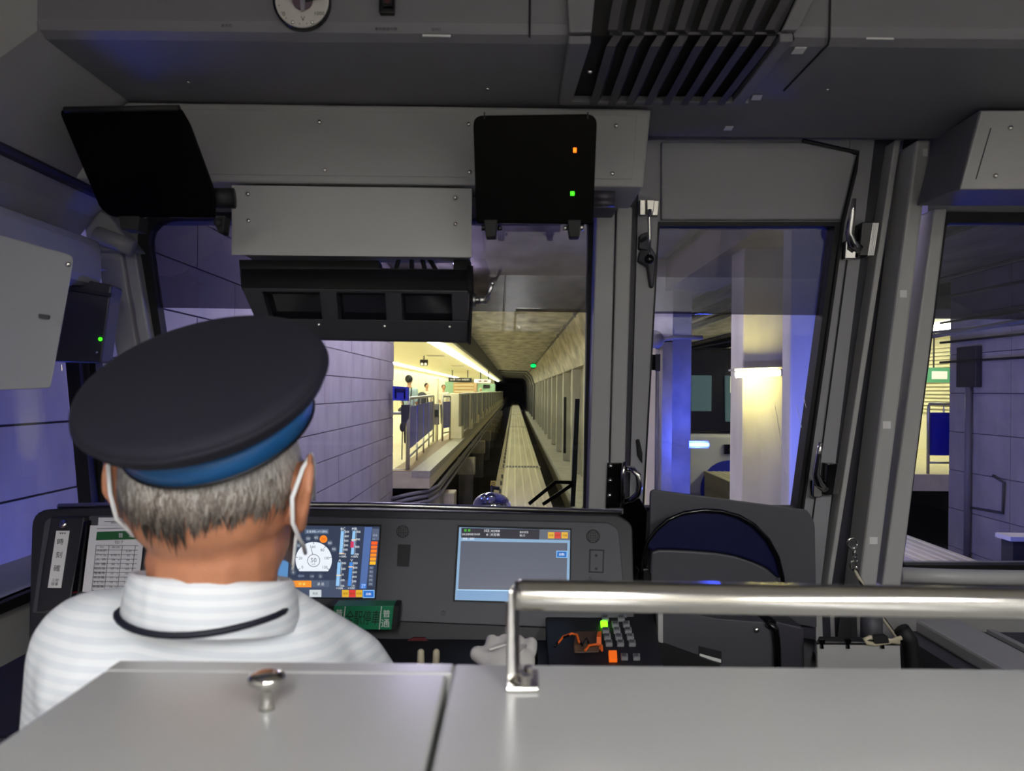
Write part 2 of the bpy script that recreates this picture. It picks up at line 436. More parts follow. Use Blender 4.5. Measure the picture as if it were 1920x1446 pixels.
# narrow corner window left of the post
o_ = rounded([(150, 470), (206, 470), (288, 965), (190, 965)], 4); i_ = rounded([(165, 476), (200, 476), (280, 958), (198, 958)], 3)
window('window_4', o_, i_)
# right-hand windscreen
o_ = rounded([(1768, 398), (2400, 398), (2400, 1072), (1686, 1072)], 10); i_ = rounded([(1776, 418), (2390, 418), (2390, 1060), (1693, 1060)], 8)
window('window_2', o_, i_, 582)
m = MB(); m.tube([FR(1690, 1078, -.03), FR(1800, 1082, -.05), FR(2500, 1092, -.05)], .018, 12); struct('trim_9', m, 'light_pillar', smooth=True)

# ------------------------------------------------------------------ pillars between windscreen and door
pA_l, pA_r = L((1119, 388), (1103, 965)), L((1154, 388), (1139, 965))
pB_l, pB_r = L((1157, 388), (1142, 965)), L((1186, 388), (1169, 965))
struct('trim_10', MB().px(band(pA_l, pA_r, 388, 965), FR, .07, -.06), 'grey_paint', bevel=.003)
struct('trim_11', MB().px(band(pB_l, pB_r, 388, 965), FR, .07, -.06), 'grey_paint', bevel=.003)
struct('trim_12', MB().px(band(L((1183, 350), (1168, 1100)), L((1200, 350), (1180, 1100)), 350, 1100), FR, .05, -.01), 'dark_trim')
# right pillars
p1l, p1r = L((1718, 265), (1610, 1110)), L((1747, 265), (1643, 1110))
p2l, p2r = L((1752, 390), (1653, 1110)), L((1777, 390), (1688, 1110))
struct('trim_13', MB().px(band(p1l, p1r, 262, 1260), FR, .08, -.09), 'light_pillar', bevel=.006)
struct('trim_14', MB().px(band(p2l, p2r, 390, 1100), FR, .08, -.06), 'light_pillar', bevel=.005)
struct('trim_15', MB().px(band(L((1695, 262), (1550, 1110)), L((1722, 262), (1625, 1110)), 262, 1240), FR, .05, -.01), 'dark_trim')
struct('trim_16', MB().px(band(L((1678, 262), (1554, 1080)), L((1690, 262), (1563, 1080)), 262, 1230), FR, .05, -.045), 'light_pillar', bevel=.003)
struct('trim_17', MB().px(band(L((1640, 262), (1532, 1080)), L((1682, 262), (1558, 1080)), 262, 1230), FR, .04, -.005), 'dark_trim')

# ------------------------------------------------------------------ emergency door
gl, gr = L((1236, 418), (1205, 950)), L((1574, 418), (1502, 950))
sl, sr = L((1200, 262), (1176, 1100)), L((1640, 262), (1541, 1080))
dm = MB()
dm.px([(sl(262), 262), (sl(1240), 1240), (gl(1240), 1240), (gl(262), 262)], FR, .04, -.02)     # left stile
dm.px([(gr(262), 262), (gr(1240), 1240), (sr(1240), 1240), (sr(262), 262)], FR, .04, -.02)     # right stile
dm.px([(gl(262), 262), (gr(262), 262), (gr(418), 418), (gl(418), 418)], FR, .035, -.015)
dm.px([(gl(955), 955), (gr(955), 955), (gr(1240), 1240), (gl(1240), 1240)], FR, .035, -.015)
door = struct('door_1', dm, 'door_grey')
top = rounded([(1240, 266), (1500, 266), (1606, 288), (1576, 412), (1240, 412)], [4, 4, 14, 4, 4])
obj('top_panel', MB().px(top, FR, .012, -.028), 'door_grey', door, bevel=.003)['label'] = 'raised grey panel above the door window'
m = MB(); m.tube([FR(1505, 264, -.024), FR(1609, 287, -.024), FR(1604, 318, -.024), FR(1580, 418, -.024), FR(1504, 955, -.024)], .005, 6); obj('edge_seal', m, 'gasket', door)
m = MB(); m.tube([FR(1596, 430, -.024), FR(1520, 1000, -.024)], .0016, 6); obj('seam', m, 'gasket', door)
go = [(gl(416) - 1, 416), (gr(416) + 1, 416), (gr(958), 958), (gl(958), 958)]
gi = [(gl(424) + 1, 424), (gr(424) - 8, 424), (gr(952) - 8, 952), (gl(952) + 3, 952)]
obj('window_gasket', MB().ring([FR(x, y, -.024) for x, y in go], [FR(x, y, -.024) for x, y in gi], (0, .04, 0)), 'gasket', door)
obj('tinted_pane', MB().px(clip(gi, 578, True), FR, .006, 0), 'tint_glass', door)['label'] = 'dark tinted upper strip of the door glass'
obj('pane', MB().px(clip(gi, 578, False), FR, .006, 0), 'clear_glass', door)
for pts in (((1453, 760), (1463, 815), (1475, 886)), ((1506, 742), (1513, 770)), ((1494, 760), (1503, 802))):
    m = MB(); m.tube([FR(x, y, -.001) for x, y in pts], .0006, 5); obj('scratch', m, 'white_label', door)
def door_latch(x, y, scale, tilt):             # lever, boss and ribbed keeper
    f = lambda a, b, o=0: FR(x + a * scale, y + b * scale, o)
    m = MB(); m.tube([f(10, -88, -.075), f(6, -60, -.07), f(0, -20, -.065), f(6, 0, -.06), f(20, 12, -.055)], .006, 10, radii=[.0045, .0065, .008, .010, .010]); h = obj('lever', m, 'chrome', door, smooth=True)
    obj('boss', MB().px(rounded([(x - 6 * scale, y - 6 * scale), (x + 18 * scale, y - 6 * scale), (x + 14 * scale, y + 32 * scale), (x - 8 * scale, y + 32 * scale)], 4), FR, .02, -.045), 'chrome', door, bevel=.003)
    obj('latch_block', MB().px([(x + 26 * scale, y - 42 * scale), (x + 48 * scale, y - 42 * scale), (x + 38 * scale, y + 26 * scale), (x + 20 * scale, y + 26 * scale)], FR, .035, -.055), 'black_gloss', door, bevel=.002)
    k = MB()
    for i in range(4):
        a = 47 + i * 3.2; k.px([((x + a * scale), y - 40 * scale), ((x + (a + 2.4) * scale), y - 40 * scale), ((x + (a - 7.5) * scale), y + 24 * scale), ((x + (a - 10) * scale), y + 24 * scale)], FR, .03, -.055)
    obj('ribbed_keeper', k, 'steel', door)
door_latch(1592, 456, .95, 0); door_latch(1530, 906, .86, 0)
# upper left fastener with ball knob
m = MB(); m.px([(1199, 374), (1212, 374), (1211, 404), (1199, 404)], FR, .012, -.05); m.px([(1222, 375), (1237, 375), (1234, 405), (1222, 405)], FR, .012, -.05)
obj('hinge_plate', m, 'steel', door, bevel=.002)
m = MB(); m.px(rounded([(1212, 374), (1228, 374), (1226, 396), (1219, 402), (1213, 396)], 3), FR, .02, -.06); obj('pivot_plate', m, 'steel', door, bevel=.002)
m = MB(); m.tube([FR(1219, 392, -.07), FR(1217, 412, -.07), FR(1218, 440, -.07), FR(1217, 482, -.07)], .0036, 8); l_ = obj('lever', m, 'chrome', door, smooth=True)
m = MB(); m.ell(FR(1217, 486, -.07), (.0105,) * 3); obj('ball_knob', m, 'black_gloss', l_, smooth=True)
m = MB(); m.px(rounded([(1200, 440), (1216, 434), (1222, 455), (1216, 470), (1198, 466)], 4), FR, .02, -.04); m.tube([FR(1201, 453, -.05), FR(1212, 446, -.06)], .004, 8); obj('catch', m, 'dark_trim', door, bevel=.002)
m = MB(); m.px([(1200, 470), (1222, 462), (1232, 480), (1226, 540), (1219, 538), (1214, 500), (1196, 490)], FR, .025, -.035); obj('wedge_cover', m, 'dark_trim', door, bevel=.004)
# chrome grab handle and its plate on the pillar
t = thing('grab_handle', 'small chrome D-shaped handle on black screwed plate beside the door', 'handle')
obj('plate', MB().px([(1139, 868), (1167, 868), (1164, 953), (1136, 953)], FR, .01, -.07), 'black_gloss', t, bevel=.002)
screws(t, [(1145, 874), (1144, 901), (1143, 929)], FR, -.07, .005)
m = MB(); m.tube([FR(1171, 866, -.085), FR(1168, 890, -.09), FR(1167, 952, -.09)], .005, 8); obj('rod', m, 'chrome', t, smooth=True)
m = MB(); m.tube([FR(1174, 878, -.08), FR(1186, 880, -.10), FR(1197, 892, -.11), FR(1199, 912, -.11), FR(1196, 926, -.11), FR(1185, 937, -.10), FR(1173, 940, -.08)], .007, 10); obj('grip', m, 'chrome', t, smooth=True)
m = MB(); m.px([(1186, 934), (1198, 932), (1214, 958), (1212, 1000), (1205, 1080), (1160, 1080), (1160, 950)], FR, .03, -.05)
one('door_post_cover', m, 'black_gloss', 'black angular post cover below the chrome handle, right of the desk', 'cover', bevel=.004)
m = MB(); m.px([(1205, 870), (1196, 855), (1193, 825), (1199, 823), (1205, 850)], FR, .02, -.03); one('door_stop', m, 'black_matte', 'small black rubber door stop above the chrome handle', 'door stop', bevel=.003)

# ================================================================== OVERHEAD EQUIPMENT
t = thing('overhead_cabinet', 'long grey overhead cabinet with screwed front above the windscreen', 'cabinet')
fr = [(228, 200), (236, 191), (1221, 204), (1206, 351), (395, 341), (140, 334)]
m = MB(); m.prism([P(x, y, 1.33) for x, y in fr], (0, .16, 0)); obj('body', m, 'grey_paint', t, bevel=.004)
m = MB(); m.prism([P(x, y, 1.328) for x, y in [(300, 204), (1195, 216), (1186, 336), (300, 326)]], (0, .0035, 0)); obj('front_cover', m, 'grey_paint', t, bevel=.001)
screws(t, [(599, 229), (879, 233), (1155, 236), (609, 319), (881, 323), (1148, 326)], YP(1.328), 0, .0042)
m = MB(); m.box(-.35, .19, 1.39, 1.47, .345, .362); obj('bottom_channel', m, 'dark_trim', t)
t = thing('equipment_box', 'plain light grey box with four screws hanging below the overhead cabinet', 'box')
bx = [(434, 347), (885, 353), (884, 483), (434, 478)]
m = MB(); m.prism([P(x, y, 1.335) for x, y in bx], (0, .004, 0)); obj('front_plate', m, 'light_pillar', t, bevel=.001)
m = MB(); m.prism([P(x, y, 1.34) for x, y in [(445, 350), (876, 356), (876, 476), (445, 472)]], (0, .10, 0)); obj('housing', m, 'grey_paint', t)
screws(t, [(465, 364), (854, 371), (466, 414), (854, 420)], YP(1.335), 0, .0042)
# black three-window display hood with crank
t = thing('display_hood', 'black tilted hood with three dark recessed windows and side crank, under the grey box', 'display hood')
m = MB(); m.prism([P(x, y, 1.40) for x, y in [(448, 487), (710, 489), (713, 503), (850, 505), (850, 489), (882, 489), (880, 545), (453, 543)]], (0, .03, 0)); obj('back_plate', m, 'black_matte', t)
HD = plane(1.275, -.42)                         # sloping face
A = lambda x, y, o=0: HD(x, y, o)
m = MB()
m.px([(452, 540), (878, 545), (878, 552), (455, 547)], HD, .035); m.px([(478, 597), (876, 602), (878, 641), (490, 634)], HD, .035)
for a, b, c2, d in ((455, 490, 480, 507), (598, 630, 604, 635), (721, 752, 724, 755), (846, 878, 848, 878)): m.px([(a, 545), (b, 545), (d, 602), (c2, 602)], HD, .035)
obj('frame', m, 'dash_dark', t, bevel=.0015)
m = MB(); m.prism([P(452, 539, 1.26), P(878, 544, 1.26), P(880, 506, 1.40), P(452, 504, 1.40)], (0, .01, -.004)); obj('hood_top', m, 'black_matte', t)
for a in ((487, 603), (625, 728), (748, 852)): obj('display_window', MB().px([(a[0], 545), (a[1], 546), (a[1] + 3, 603), (a[0] + 8, 602)], HD, .004, .024), 'pane_dark', t)
obj('side_plate', MB().prism([P(876, 498, 1.40), P(884, 498, 1.38), P(884, 545, 1.25), P(879, 646, 1.22), P(874, 640, 1.24), P(872, 545, 1.27)], (.003, .006, 0)), 'black_matte', t)
screws(t, [(598, 609), (721, 612), (843, 613)], HD, -.001, .003)
m = MB(); m.cyl(P(884, 563, 1.30), P(892, 563, 1.30), .012, n=16); m.cyl(P(892, 563, 1.30), P(912, 563, 1.30), .0065, n=12); k = obj('crank_hub', m, 'steel', t, smooth=True)
m = MB(); m.tube([P(908, 563, 1.30), P(914, 555, 1.29), P(922, 536, 1.28)], .004, 8); m.ell(P(923, 532, 1.28), (.005, .005, .004)); obj('crank_handle', m, 'steel', k, smooth=True)
for i, (a, b) in enumerate(((750, 742), (772, 772), (790, 797), (800, 818))):
    m = MB(); m.tube([P(a, 480, 1.41), P((a + b) / 2, 492, 1.41), P(b, 508, 1.41)], .0045, 8); obj('cable', m, 'cable', t, smooth=True)
# sun visors
t = thing('sun_visor', 'large black tilted sun visor at the upper left corner', 'sun visor')
VL = plane(1.17, -.25, -.10)
v = rounded([(108, 203), (338, 201), (356, 232), (400, 352), (404, 408), (206, 406), (186, 388)], [18, 8, 8, 10, 8, 12, 8])
obj('board', MB().px(v, VL, .006), 'visor_black', t, bevel=.002)
m = MB(); m.px(rounded([(402, 404), (421, 404), (419, 436), (410, 438), (404, 425)], 4), VL, .025); m.ell(VL(408, 418, -.004), (.006, .004, .006)); obj('clamp', m, 'black_matte', t, bevel=.002)
m = MB(); m.px([(222, 404), (262, 404), (258, 432), (226, 430)], VL, .03); obj('clamp', m, 'black_matte', t, bevel=.002)
m = MB(); m.tube([VL(395, 372, .02), VL(440, 372, .03)], .016, 10); obj('pivot_rod', m, 'black_matte', t, smooth=True); m = MB(); m.tube([VL(122, 206, -.003), VL(336, 203, -.003)], .005, 8); obj('edge_rod', m, 'black_matte', t, smooth=True)
t = thing('sun_visor', 'black rounded sun visor with orange and green lamps, beside the windscreen pillar', 'sun visor')
v = rounded([(887, 216), (1120, 213), (1112, 420), (893, 418)], [20, 22, 5, 5])
VR = plane(1.275, -.25)
obj('board', MB().px(v, VR, .006), 'visor_black', t, bevel=.0015)
obj('orange_lamp', MB().rect(1075, 277, 1081, 285, VR, .003, -.003), 'glint_orange', t)['label'] = 'small glowing square standing for an orange reflection'  # emissive squares stand in for reflections in the glossy visor
obj('green_lamp', MB().rect(1070, 359, 1077, 366, VR, .003, -.003), 'green_led_and_glint', t)['label'] = 'small glowing square standing for a green reflection'
for x in (907, 1101): obj('guide_pin', MB().rect(x, 210, x + 2.4, 222, VR, .004, -.002), 'black_matte', t)
for x0, x1, s in ((907, 933, 1), (1064, 1090, -1)):
    m = MB(); m.px(rounded([(x0, 412), (x1, 412), (x1 - 3, 445), (x0 + 4, 445)], 3), VR, .022, -.003); k = obj('clamp', m, 'black_matte', t, bevel=.002)
    m = MB(); a = x0 if s > 0 else x1; m.cyl(VR(a - s * 4, 427, .004), VR(a + s * 4, 427, .004), .005, n=12); a = x1 if s > 0 else x0; m.cyl(VR(a, 428, .008), VR(a + s * 8, 428, .008), .004, n=10); obj('clamp_knob', m, 'steel' if s < 0 else 'black_gloss', k, smooth=True)
for yy, rr in ((368, .010), (380, .007)): m = MB(); m.cyl(P(1108, yy, 1.26), P(1152, yy + 1, 1.26), rr, n=12); obj('pivot_rod', m, 'dark_trim', t, smooth=True)

# ceiling fascia: meter, switch, lettering
FA = YP(1.079)
t = thing('voltmeter', 'round white voltmeter dial with black needle, cut by the top edge', 'meter')
def disc_px(cx, cy, r, pl, off, thick, n=40, ry=None):
    return MB().px([(cx + r * math.cos(2 * math.pi * i / n), cy + (ry or r) * math.sin(2 * math.pi * i / n)) for i in range(n)], pl, thick, off)
obj('bezel', disc_px(564, -1, 54, FA, -.012, .014), 'black_gloss', t, bevel=.002)
obj('dial', disc_px(566, 1, 50, FA, -.0145, .003), 'meter_face', t)
obj('hub', disc_px(566, -2, 19, FA, -.019, .005), 'meter_brown', t)
m = MB(); m.px([(562, -6), (572, -8), (571, 20), (564, 21)], FA, .002, -.021); obj('zero_adjuster', m, 'steel', t)
m = MB(); m.px([(572, 3), (608, -5), (608, -8), (572, -2)], FA, .0015, -.022); obj('needle', m, 'ink', t)
m = MB(); text(m, '0', 532, 26, 8, FA, -.0152); text(m, '1000', 599, 25, 7, FA, -.0152); text(m, 'V', 568, 35, 9, FA, -.0152)
for i in range(-3, 15):
    a = math.radians(150 - i * 18) if i < 5 else math.radians(30 - (i - 5) * 8)
    cxx, cyy = 566 + 44 * math.cos(a), 1 + 44 * math.sin(a)
    if i < 5: m.px([(cxx - .8, cyy - .8), (cxx + .8, cyy - .8), (cxx + .8, cyy + .8), (cxx - .8, cyy + .8)], FA, .0003, -.0152)
obj('lettering', m, 'ink', t)
screws(t, [(549, 42), (586, 42)], FA, -.0145, .0028)
t = thing('rocker_switch', 'small black rocker switch on the ceiling fascia right of the meter', 'switch')
obj('case', MB().px(rounded([(711, -30), (740, -30), (739, 24), (710, 24)], 4), FA, .01, -.008), 'black_gloss', t, bevel=.001)
obj('rocker', MB().rect(717, -26, 734, 8, FA, .01, -.014), 'desk_black', t)
obj('mark', MB().rect(722, -4, 730, 5, FA, .001, -.0146), 'red_label', t)
for x, y, wd, s, lab in ((425, 48, 20, '表示灯', 'tiny dark print on the fascia, left of the voltmeter'), (724, 54, 42, '車内放送切換', 'tiny wide print on the fascia below the rocker switch'), (818, 55, 18, '室内灯', 'tiny dark print on the fascia above the pale tape')):
    m = MB(); text(m, s, x, y, 6, FA, -.0006, width=wd); one('printed_marking', m, 'ink', lab, 'marking')
one('tape_strip', MB().px([(792, 64), (845, 65), (845, 69), (792, 68)], YP(1.077), .0012), 'white_label', 'pale tape strip on the ceiling ledge near the meter', 'tape')
one('tape_strip', MB().px([(1625, 70), (1676, 71), (1676, 74), (1625, 73)], YP(1.077), .0012), 'white_label', 'pale tape strip on the ceiling ledge at the far right', 'tape')
SO = lambda px, py, off=0.0: ray(px, py) * ((.5145 - off) / ray(px, py).z)      # underside of the soffit
for x, y, lab in ((353, 153, 'left'), (914, 166, 'middle'), (1551, 167, 'right')):
    m = MB(); screw(m, SO(x, y), .0035, (0, 0, -1)); one('ceiling_screw', m, 'screw_steel', f'single small screw in the dark ceiling soffit, {lab} one', 'screw', 'soffit screws', smooth=True)
# ceiling seams
def seam(pts, name, lab):
    m = MB(); m.tube(pts, .0016, 6); one(name, m, 'gasket', lab, 'seam')
seam([P(1557, -40, 1.0785), P(1555, 70, 1.0785), SO(1552, 84, .0003), SO(1470, 170, .0003)], 'ceiling_seam', 'dark joint line bending over the ceiling ledge right of the vent')
seam([P(994, -40, 1.0785), P(993, 70, 1.0785)], 'ceiling_seam', 'faint joint line on the fascia left of the vent')
# air vent
t = thing('air_vent', 'grey slatted ventilation grille let into the ceiling', 'vent')
SV = lambda x, y, o=0: SO(x, y, o)
vent = [(1058, -60), (1048, 182), (1402, 184), (1495, 62), (1590, -60)]
fm = MB(); vz = .012
fm.prism([SV(x, y, .001) for x, y in [(1066, 66), (1048, 182), (1072, 182), (1108, 66)]], (0, 0, -vz))
fm.prism([SV(x, y, .001) for x, y in [(1048, 178), (1048, 184), (1402, 186), (1405, 180)]], (0, 0, -vz))
fm.prism([SV(x, y, .001) for x, y in [(1372, 182), (1395, 184), (1488, 62), (1462, 62)]], (0, 0, -vz))
fm.prism([P(x, y, 1.075) for x, y in [(1060, -60), (1066, 66), (1108, 66), (1120, -60)]], (0, -.01, 0))
fm.prism([P(x, y, 1.075) for x, y in [(1462, 62), (1490, 62), (1560, -60), (1520, -60)]], (0, -.01, 0))
obj('frame', fm, 'soffit_grey', t, bevel=.002)
obj('duct', MB().prism([SV(x, y, .0008) for x, y in [(1100, 66), (1075, 180), (1376, 182), (1466, 64)]], (0, 0, -.001)), 'gasket', t)
obj('duct', MB().prism([P(x, y, 1.0784) for x, y in [(1100, -60), (1106, 66), (1466, 64), (1540, -60)]], (0, -.001, 0)), 'gasket', t)
for i in range(8):
    k = i / 7
    x0 = 1116 + k * 238; x1 = 1150 + k * 290
    m = MB(); a, b = SV(x0, 180, .001), SV(x1, 66, .001); wd = Vector((.013, 0, 0)); dn = Vector((-.010, 0, -.016))
    m.prism([a, a + wd, a + wd + dn, a + dn], b - a)
    a2 = P(x1, 66, 1.074); b2 = P(x1 + 22 + k * 45, -60, 1.074)
    m.prism([a2, a2 + wd, a2 + wd + Vector((-.01, -.016, 0)), a2 + Vector((-.01, -.016, 0))], b2 - a2)
    obj('slat', m, 'vent_grey', t)
obj('crossbar', MB().prism([P(1144, 60, 1.073), P(1466, 60, 1.073), P(1466, 69, 1.073), P(1144, 69, 1.073)], (0, .005, 0)), 'soffit_grey', t)
m = MB(); m.prism([SV(x, y, .0008) for x, y in [(1391, 183), (1400, 183), (1490, 72), (1487, 60)]], (0, 0, -.0015)); obj('gap', m, 'gasket', t)
screws(t, [(1106, 134)], lambda x, y, o=0: SO(x, y, .013), 0, .004)
# white stickers
ST = lambda x, y, o=0: SO(x, y, .0004)
def sticker(x, y, w_, h_, pl, off, lab, sk=0):
    one('sticker', MB().prism([pl(a, b, off) for a, b in [(x - w_ / 2 + sk, y - h_ / 2), (x + w_ / 2 + sk, y - h_ / 2), (x + w_ / 2 - sk, y + h_ / 2), (x - w_ / 2 - sk, y + h_ / 2)]], (0, 0, -.0014) if pl is ST else (0, .0012, 0)), 'white_label', lab, 'sticker', bevel=.0003)
sticker(1498, 94, 22, 12, ST, 0, 'white sticker on the ceiling right of the vent, nearest the ledge', 4)
sticker(1419, 182, 18, 9, ST, 0, 'white sticker on the ceiling at the vent corner', 2)
sticker(1366, 240, 15, 7, ST, 0, 'white sticker on the ceiling edge above the door', 2)
P1 = plane(1.70, -.20)
sticker(1694, 551, 13, 14, FR, -.0912, 'square white sticker on the right pillar, uppermost of three')
sticker(1663, 797, 15, 14, FR, -.0912, 'square white sticker on the right pillar, middle of three')
sticker(1638, 1014, 15, 13, FR, -.0912, 'square white sticker on the right pillar, lowest of three')
sticker(1735, 286, 9, 15, FR, -.0912, 'narrow white sticker at the top of the right pillar')
# right overhead box
t = thing('overhead_box', 'grey overhead box with pale screwed front at the top right corner', 'box')
ff = [(1837, 206), (2300, 206), (2300, 356), (1798, 356)]
m = MB(); f4 = [P(x, y, 1.30) for x, y in ff]; b4 = [P(x, y, 1.52) for x, y in [(1750, 262), (2150, 262), (2150, 386), (1718, 386)]]
m.add(f4 + b4, [(0, 1, 2, 3), (4, 7, 6, 5), (0, 4, 5, 1), (3, 2, 6, 7), (0, 3, 7, 4), (1, 5, 6, 2)]); obj('body', m, 'soffit_grey', t, bevel=.003)
obj('front_cover', MB().prism([P(x, y, 1.298) for x, y in [(1840, 208), (2298, 208), (2298, 354), (1801, 354)]], (0, .003, 0)), 'light_pillar', t, bevel=.001)
m = MB(); m.prism([P(x, y, 1.2975) for x, y in [(1857, 240), (1859, 240), (1831, 336), (1829, 336)]], (0, .001, 0)); obj('seam', m, 'dark_trim', t)
screws(t, [(1894, 240), (1866, 330)], YP(1.298), 0, .0045)

# ------------------------------------------------------------------ left side boxes
t = thing('side_box', 'grey equipment box with rounded corner on the left wall, above the blue window', 'box')
pl = plane(1.17, 0, .12)
fa = rounded([(-80, 418), (140, 480), (95, 728), (-80, 735)], [4, 14, 6, 4])
m = MB(); m.prism([pl(x, y) for x, y in fa], (-.12, .16, .01)); obj('body', m, 'box_lavender', t, bevel=.004)
screws(t, [(128, 496)], pl, -.001, .004)
obj('catch', MB().px(rounded([(72, 588), (92, 591), (91, 599), (72, 597)], 3), pl, .004, -.003), 'dark_trim', t)
m = MB(); m.box(-1.0, -.84, 1.15, 1.52, .20, .30); one('duct_cover', m, 'grey_paint', 'dark wedge-shaped duct cover on the left wall above the side box', 'cover', bevel=.02)
t = thing('monitor_box', 'dark slim box with green pilot light behind the left side box', 'monitor')
pl = YP(1.47)
m = MB(); m.prism([pl(x, y) for x, y in [(132, 520), (210, 534), (206, 560), (190, 680), (98, 678), (105, 640)]], (-.01, .06, 0)); obj('body', m, 'dark_trim', t, bevel=.004)
obj('top_lip', MB().prism([pl(x, y, -.008) for x, y in [(132, 536), (209, 550), (208, 557), (131, 544)]], (0, .01, 0)), 'dash_dark', t)
m = MB(); m.ell(pl(188, 636, -.003), (.0036,) * 3); obj('pilot_light', m, 'green_led_and_glint', t, smooth=True)
screws(t, [(182, 661)], pl, -.001, .003)
m = MB(); m.prism([P(x, y, 1.5) for x, y in [(140, 480), (176, 500), (146, 503)]], (0, .05, 0)); one('wedge_bracket', m, 'grey_paint', 'small triangular bracket between the side box and the left post', 'bracket')

# ================================================================== DRIVER'S DESK
t = thing('driver_desk', 'dark grey driving desk with rounded hood and two screens', 'desk')
face = rounded([(60, 956), (300, 948), (1160, 966), (1186, 984), (1192, 1250), (52, 1250)], [34, 4, 10, 12, 4, 4])
DT = [DS(x, y) for x, y in face]
m = MB(); m.prism(DT, (0, .16, -.02)); obj('hood', m, 'dash_dark', t, bevel=.008, seg=3)
inner = rounded([(84, 972), (300, 962), (1140, 980), (1160, 992), (1178, 1182), (1020, 1176), (740, 1166), (60, 1150)], [14, 4, 8, 8, 4, 4, 4, 4])
obj('face_panel', MB().px(inner, DS, .006, -.005), 'dash_grey', t, bevel=.002)
m = MB(); m.tube([DS(110, 950, .02), DS(300, 944, .03), DS(700, 947, .03), DS(1165, 961, .03)], .006, 8); obj('top_edge_strip', m, 'steel', t, smooth=True)
# lower ledge and worktop
wk = MB(); wk.box(-.85, .21, .98, 1.43, -.50, -.465); obj('worktop', wk, 'desk_black', t, bevel=.006)
m = MB(); m.px([(560, 1168), (742, 1166), (1020, 1178), (1185, 1184), (1190, 1260), (560, 1260)], DS, .01, -.012); obj('lower_panel', m, 'desk_black', t)
obj('pedestal', MB().box(-.85, .21, 1.37, 1.47, -1.35, -.50), 'dash_dark', t)
DF = -.006
for x, y, rx in ((755, 997, 12), (1112, 1006, 13)):
    g = obj('speaker_grille', disc_px(x, y, rx, DS, DF, .003, 24), 'black_matte', t); hm = MB()
    for a in range(-3, 4):
        for b in range(-3, 4):
            if a * a + b * b < 11: hm.rect(x + a * 3.1 - 1, y + b * 3.1 - 1, x + a * 3.1 + 1, y + b * 3.1 + 1, DS, .0005, DF - .0008)
    obj('hole_pattern', hm, 'dash_grey', g)['kind'] = 'stuff'
g = obj('switch_cover', MB().px(rounded([(746, 1021), (770, 1022), (767, 1063), (744, 1062)], 2), DS, .004, DF - .001), 'black_matte', t)
g = obj('switch_cover', MB().px(rounded([(1107, 1032), (1131, 1033), (1130, 1073), (1106, 1072)], 2), DS, .004, DF - .002), 'dash_grey', t, bevel=.001)
obj('cover_frame', MB().ring([DS(x, y, DF) for x, y in [(1105, 1030), (1133, 1031), (1132, 1075), (1104, 1074)]], [DS(x, y, DF) for x, y in [(1107, 1032), (1131, 1033), (1130, 1073), (1106, 1072)]], (0, .001, 0)), 'gasket', g)
for x, y in ((1118, 1042), (1118, 1067)): obj('pin', disc_px(x, y, 2.6, DS, DF - .004, .003, 10), 'gasket', g)
for x, y in ((831, 1151), (1107, 1085)): obj('screw', disc_px(x, y, 5 if x < 900 else 3, DS, DF - .002, .003, 14), 'dark_trim', t)

SCOL = {}
def sm(col, k=1.0):
    key = 'screen_%02x%02x%02x' % col
    if key not in MATS: mat(key, (8, 8, 10), .25, emit=col, strength=k)
    return key
class Print:                                    # flat print sorted by colour, one mesh per colour
    def __init__(s, pl, off): s.pl = pl; s.off = off; s.m = {}; s.solo = []
    def mb(s, col): return s.m.setdefault(col, MB())
    def poly(s, pts, col, lift=0):
        big = max(p[0] for p in pts) - min(p[0] for p in pts) > 7 and max(p[1] for p in pts) - min(p[1] for p in pts) > 4
        m_ = MB() if big else s.mb(col)
        m_.px(pts, s.pl, .0003, s.off - .0004 * (1 + lift))
        if big: s.solo.append((m_, col))
    def rect(s, x0, y0, x1, y1, col, lift=0, sk=0): s.poly([(x0, y0), (x1, y0), (x1 - sk, y1), (x0 - sk, y1)], col, lift)
    def text(s, b, x, y, h, col, lift=3, **k): text(s.mb(col), b, x, y, h, s.pl, s.off - .0004 * (1 + lift), **k)
    def circ(s, x, y, r, col, lift=0, n=24): s.poly([(x + r * math.cos(6.2832 * i / n), y + r * math.sin(6.2832 * i / n)) for i in range(n)], col, lift)
    def done(s, parent, emit=True, names='graphic'):
        for mb, col in s.solo: obj(names, mb, sm(col), parent)
        for col, mb in s.m.items(): obj('lettering', mb, sm(col), parent)['kind'] = 'stuff'

# speed display
t = thing('speed_display', 'lit driving screen with white speedometer dial and bar gauges', 'screen')
q = [(518, 985), (712, 988), (702, 1121), (512, 1119)]
obj('bezel', MB().px([(514, 981), (715, 984), (705, 1124), (508, 1122)], DS, .006, DF - .001), 'black_matte', t)
obj('glass', MB().px(q, DS, .002, DF - .003), sm((52, 62, 84)), t)
Z = lambda x, y: (480 + x / 6.027, 960 + y / 6.027)
pr = Print(DS, DF - .0035)
def R3(x0, y0, x1, y1, col, lift=0, sk=0): a, b = Z(x0, y0), Z(x1, y1); pr.rect(a[0], a[1], b[0], b[1], col, lift, sk)
pr.poly([(518, 985), (545, 986), (537, 1120), (512, 1119)], (92, 142, 196)); pr.poly([(536, 1087), (668, 1088), (667, 1121), (534, 1120)], (70, 80, 104))
R3(550, 195, 820, 250, (84, 100, 124)); pr.text('定速運転 ATC開始', *Z(688, 222), 4.5, (210, 222, 236), width=39)
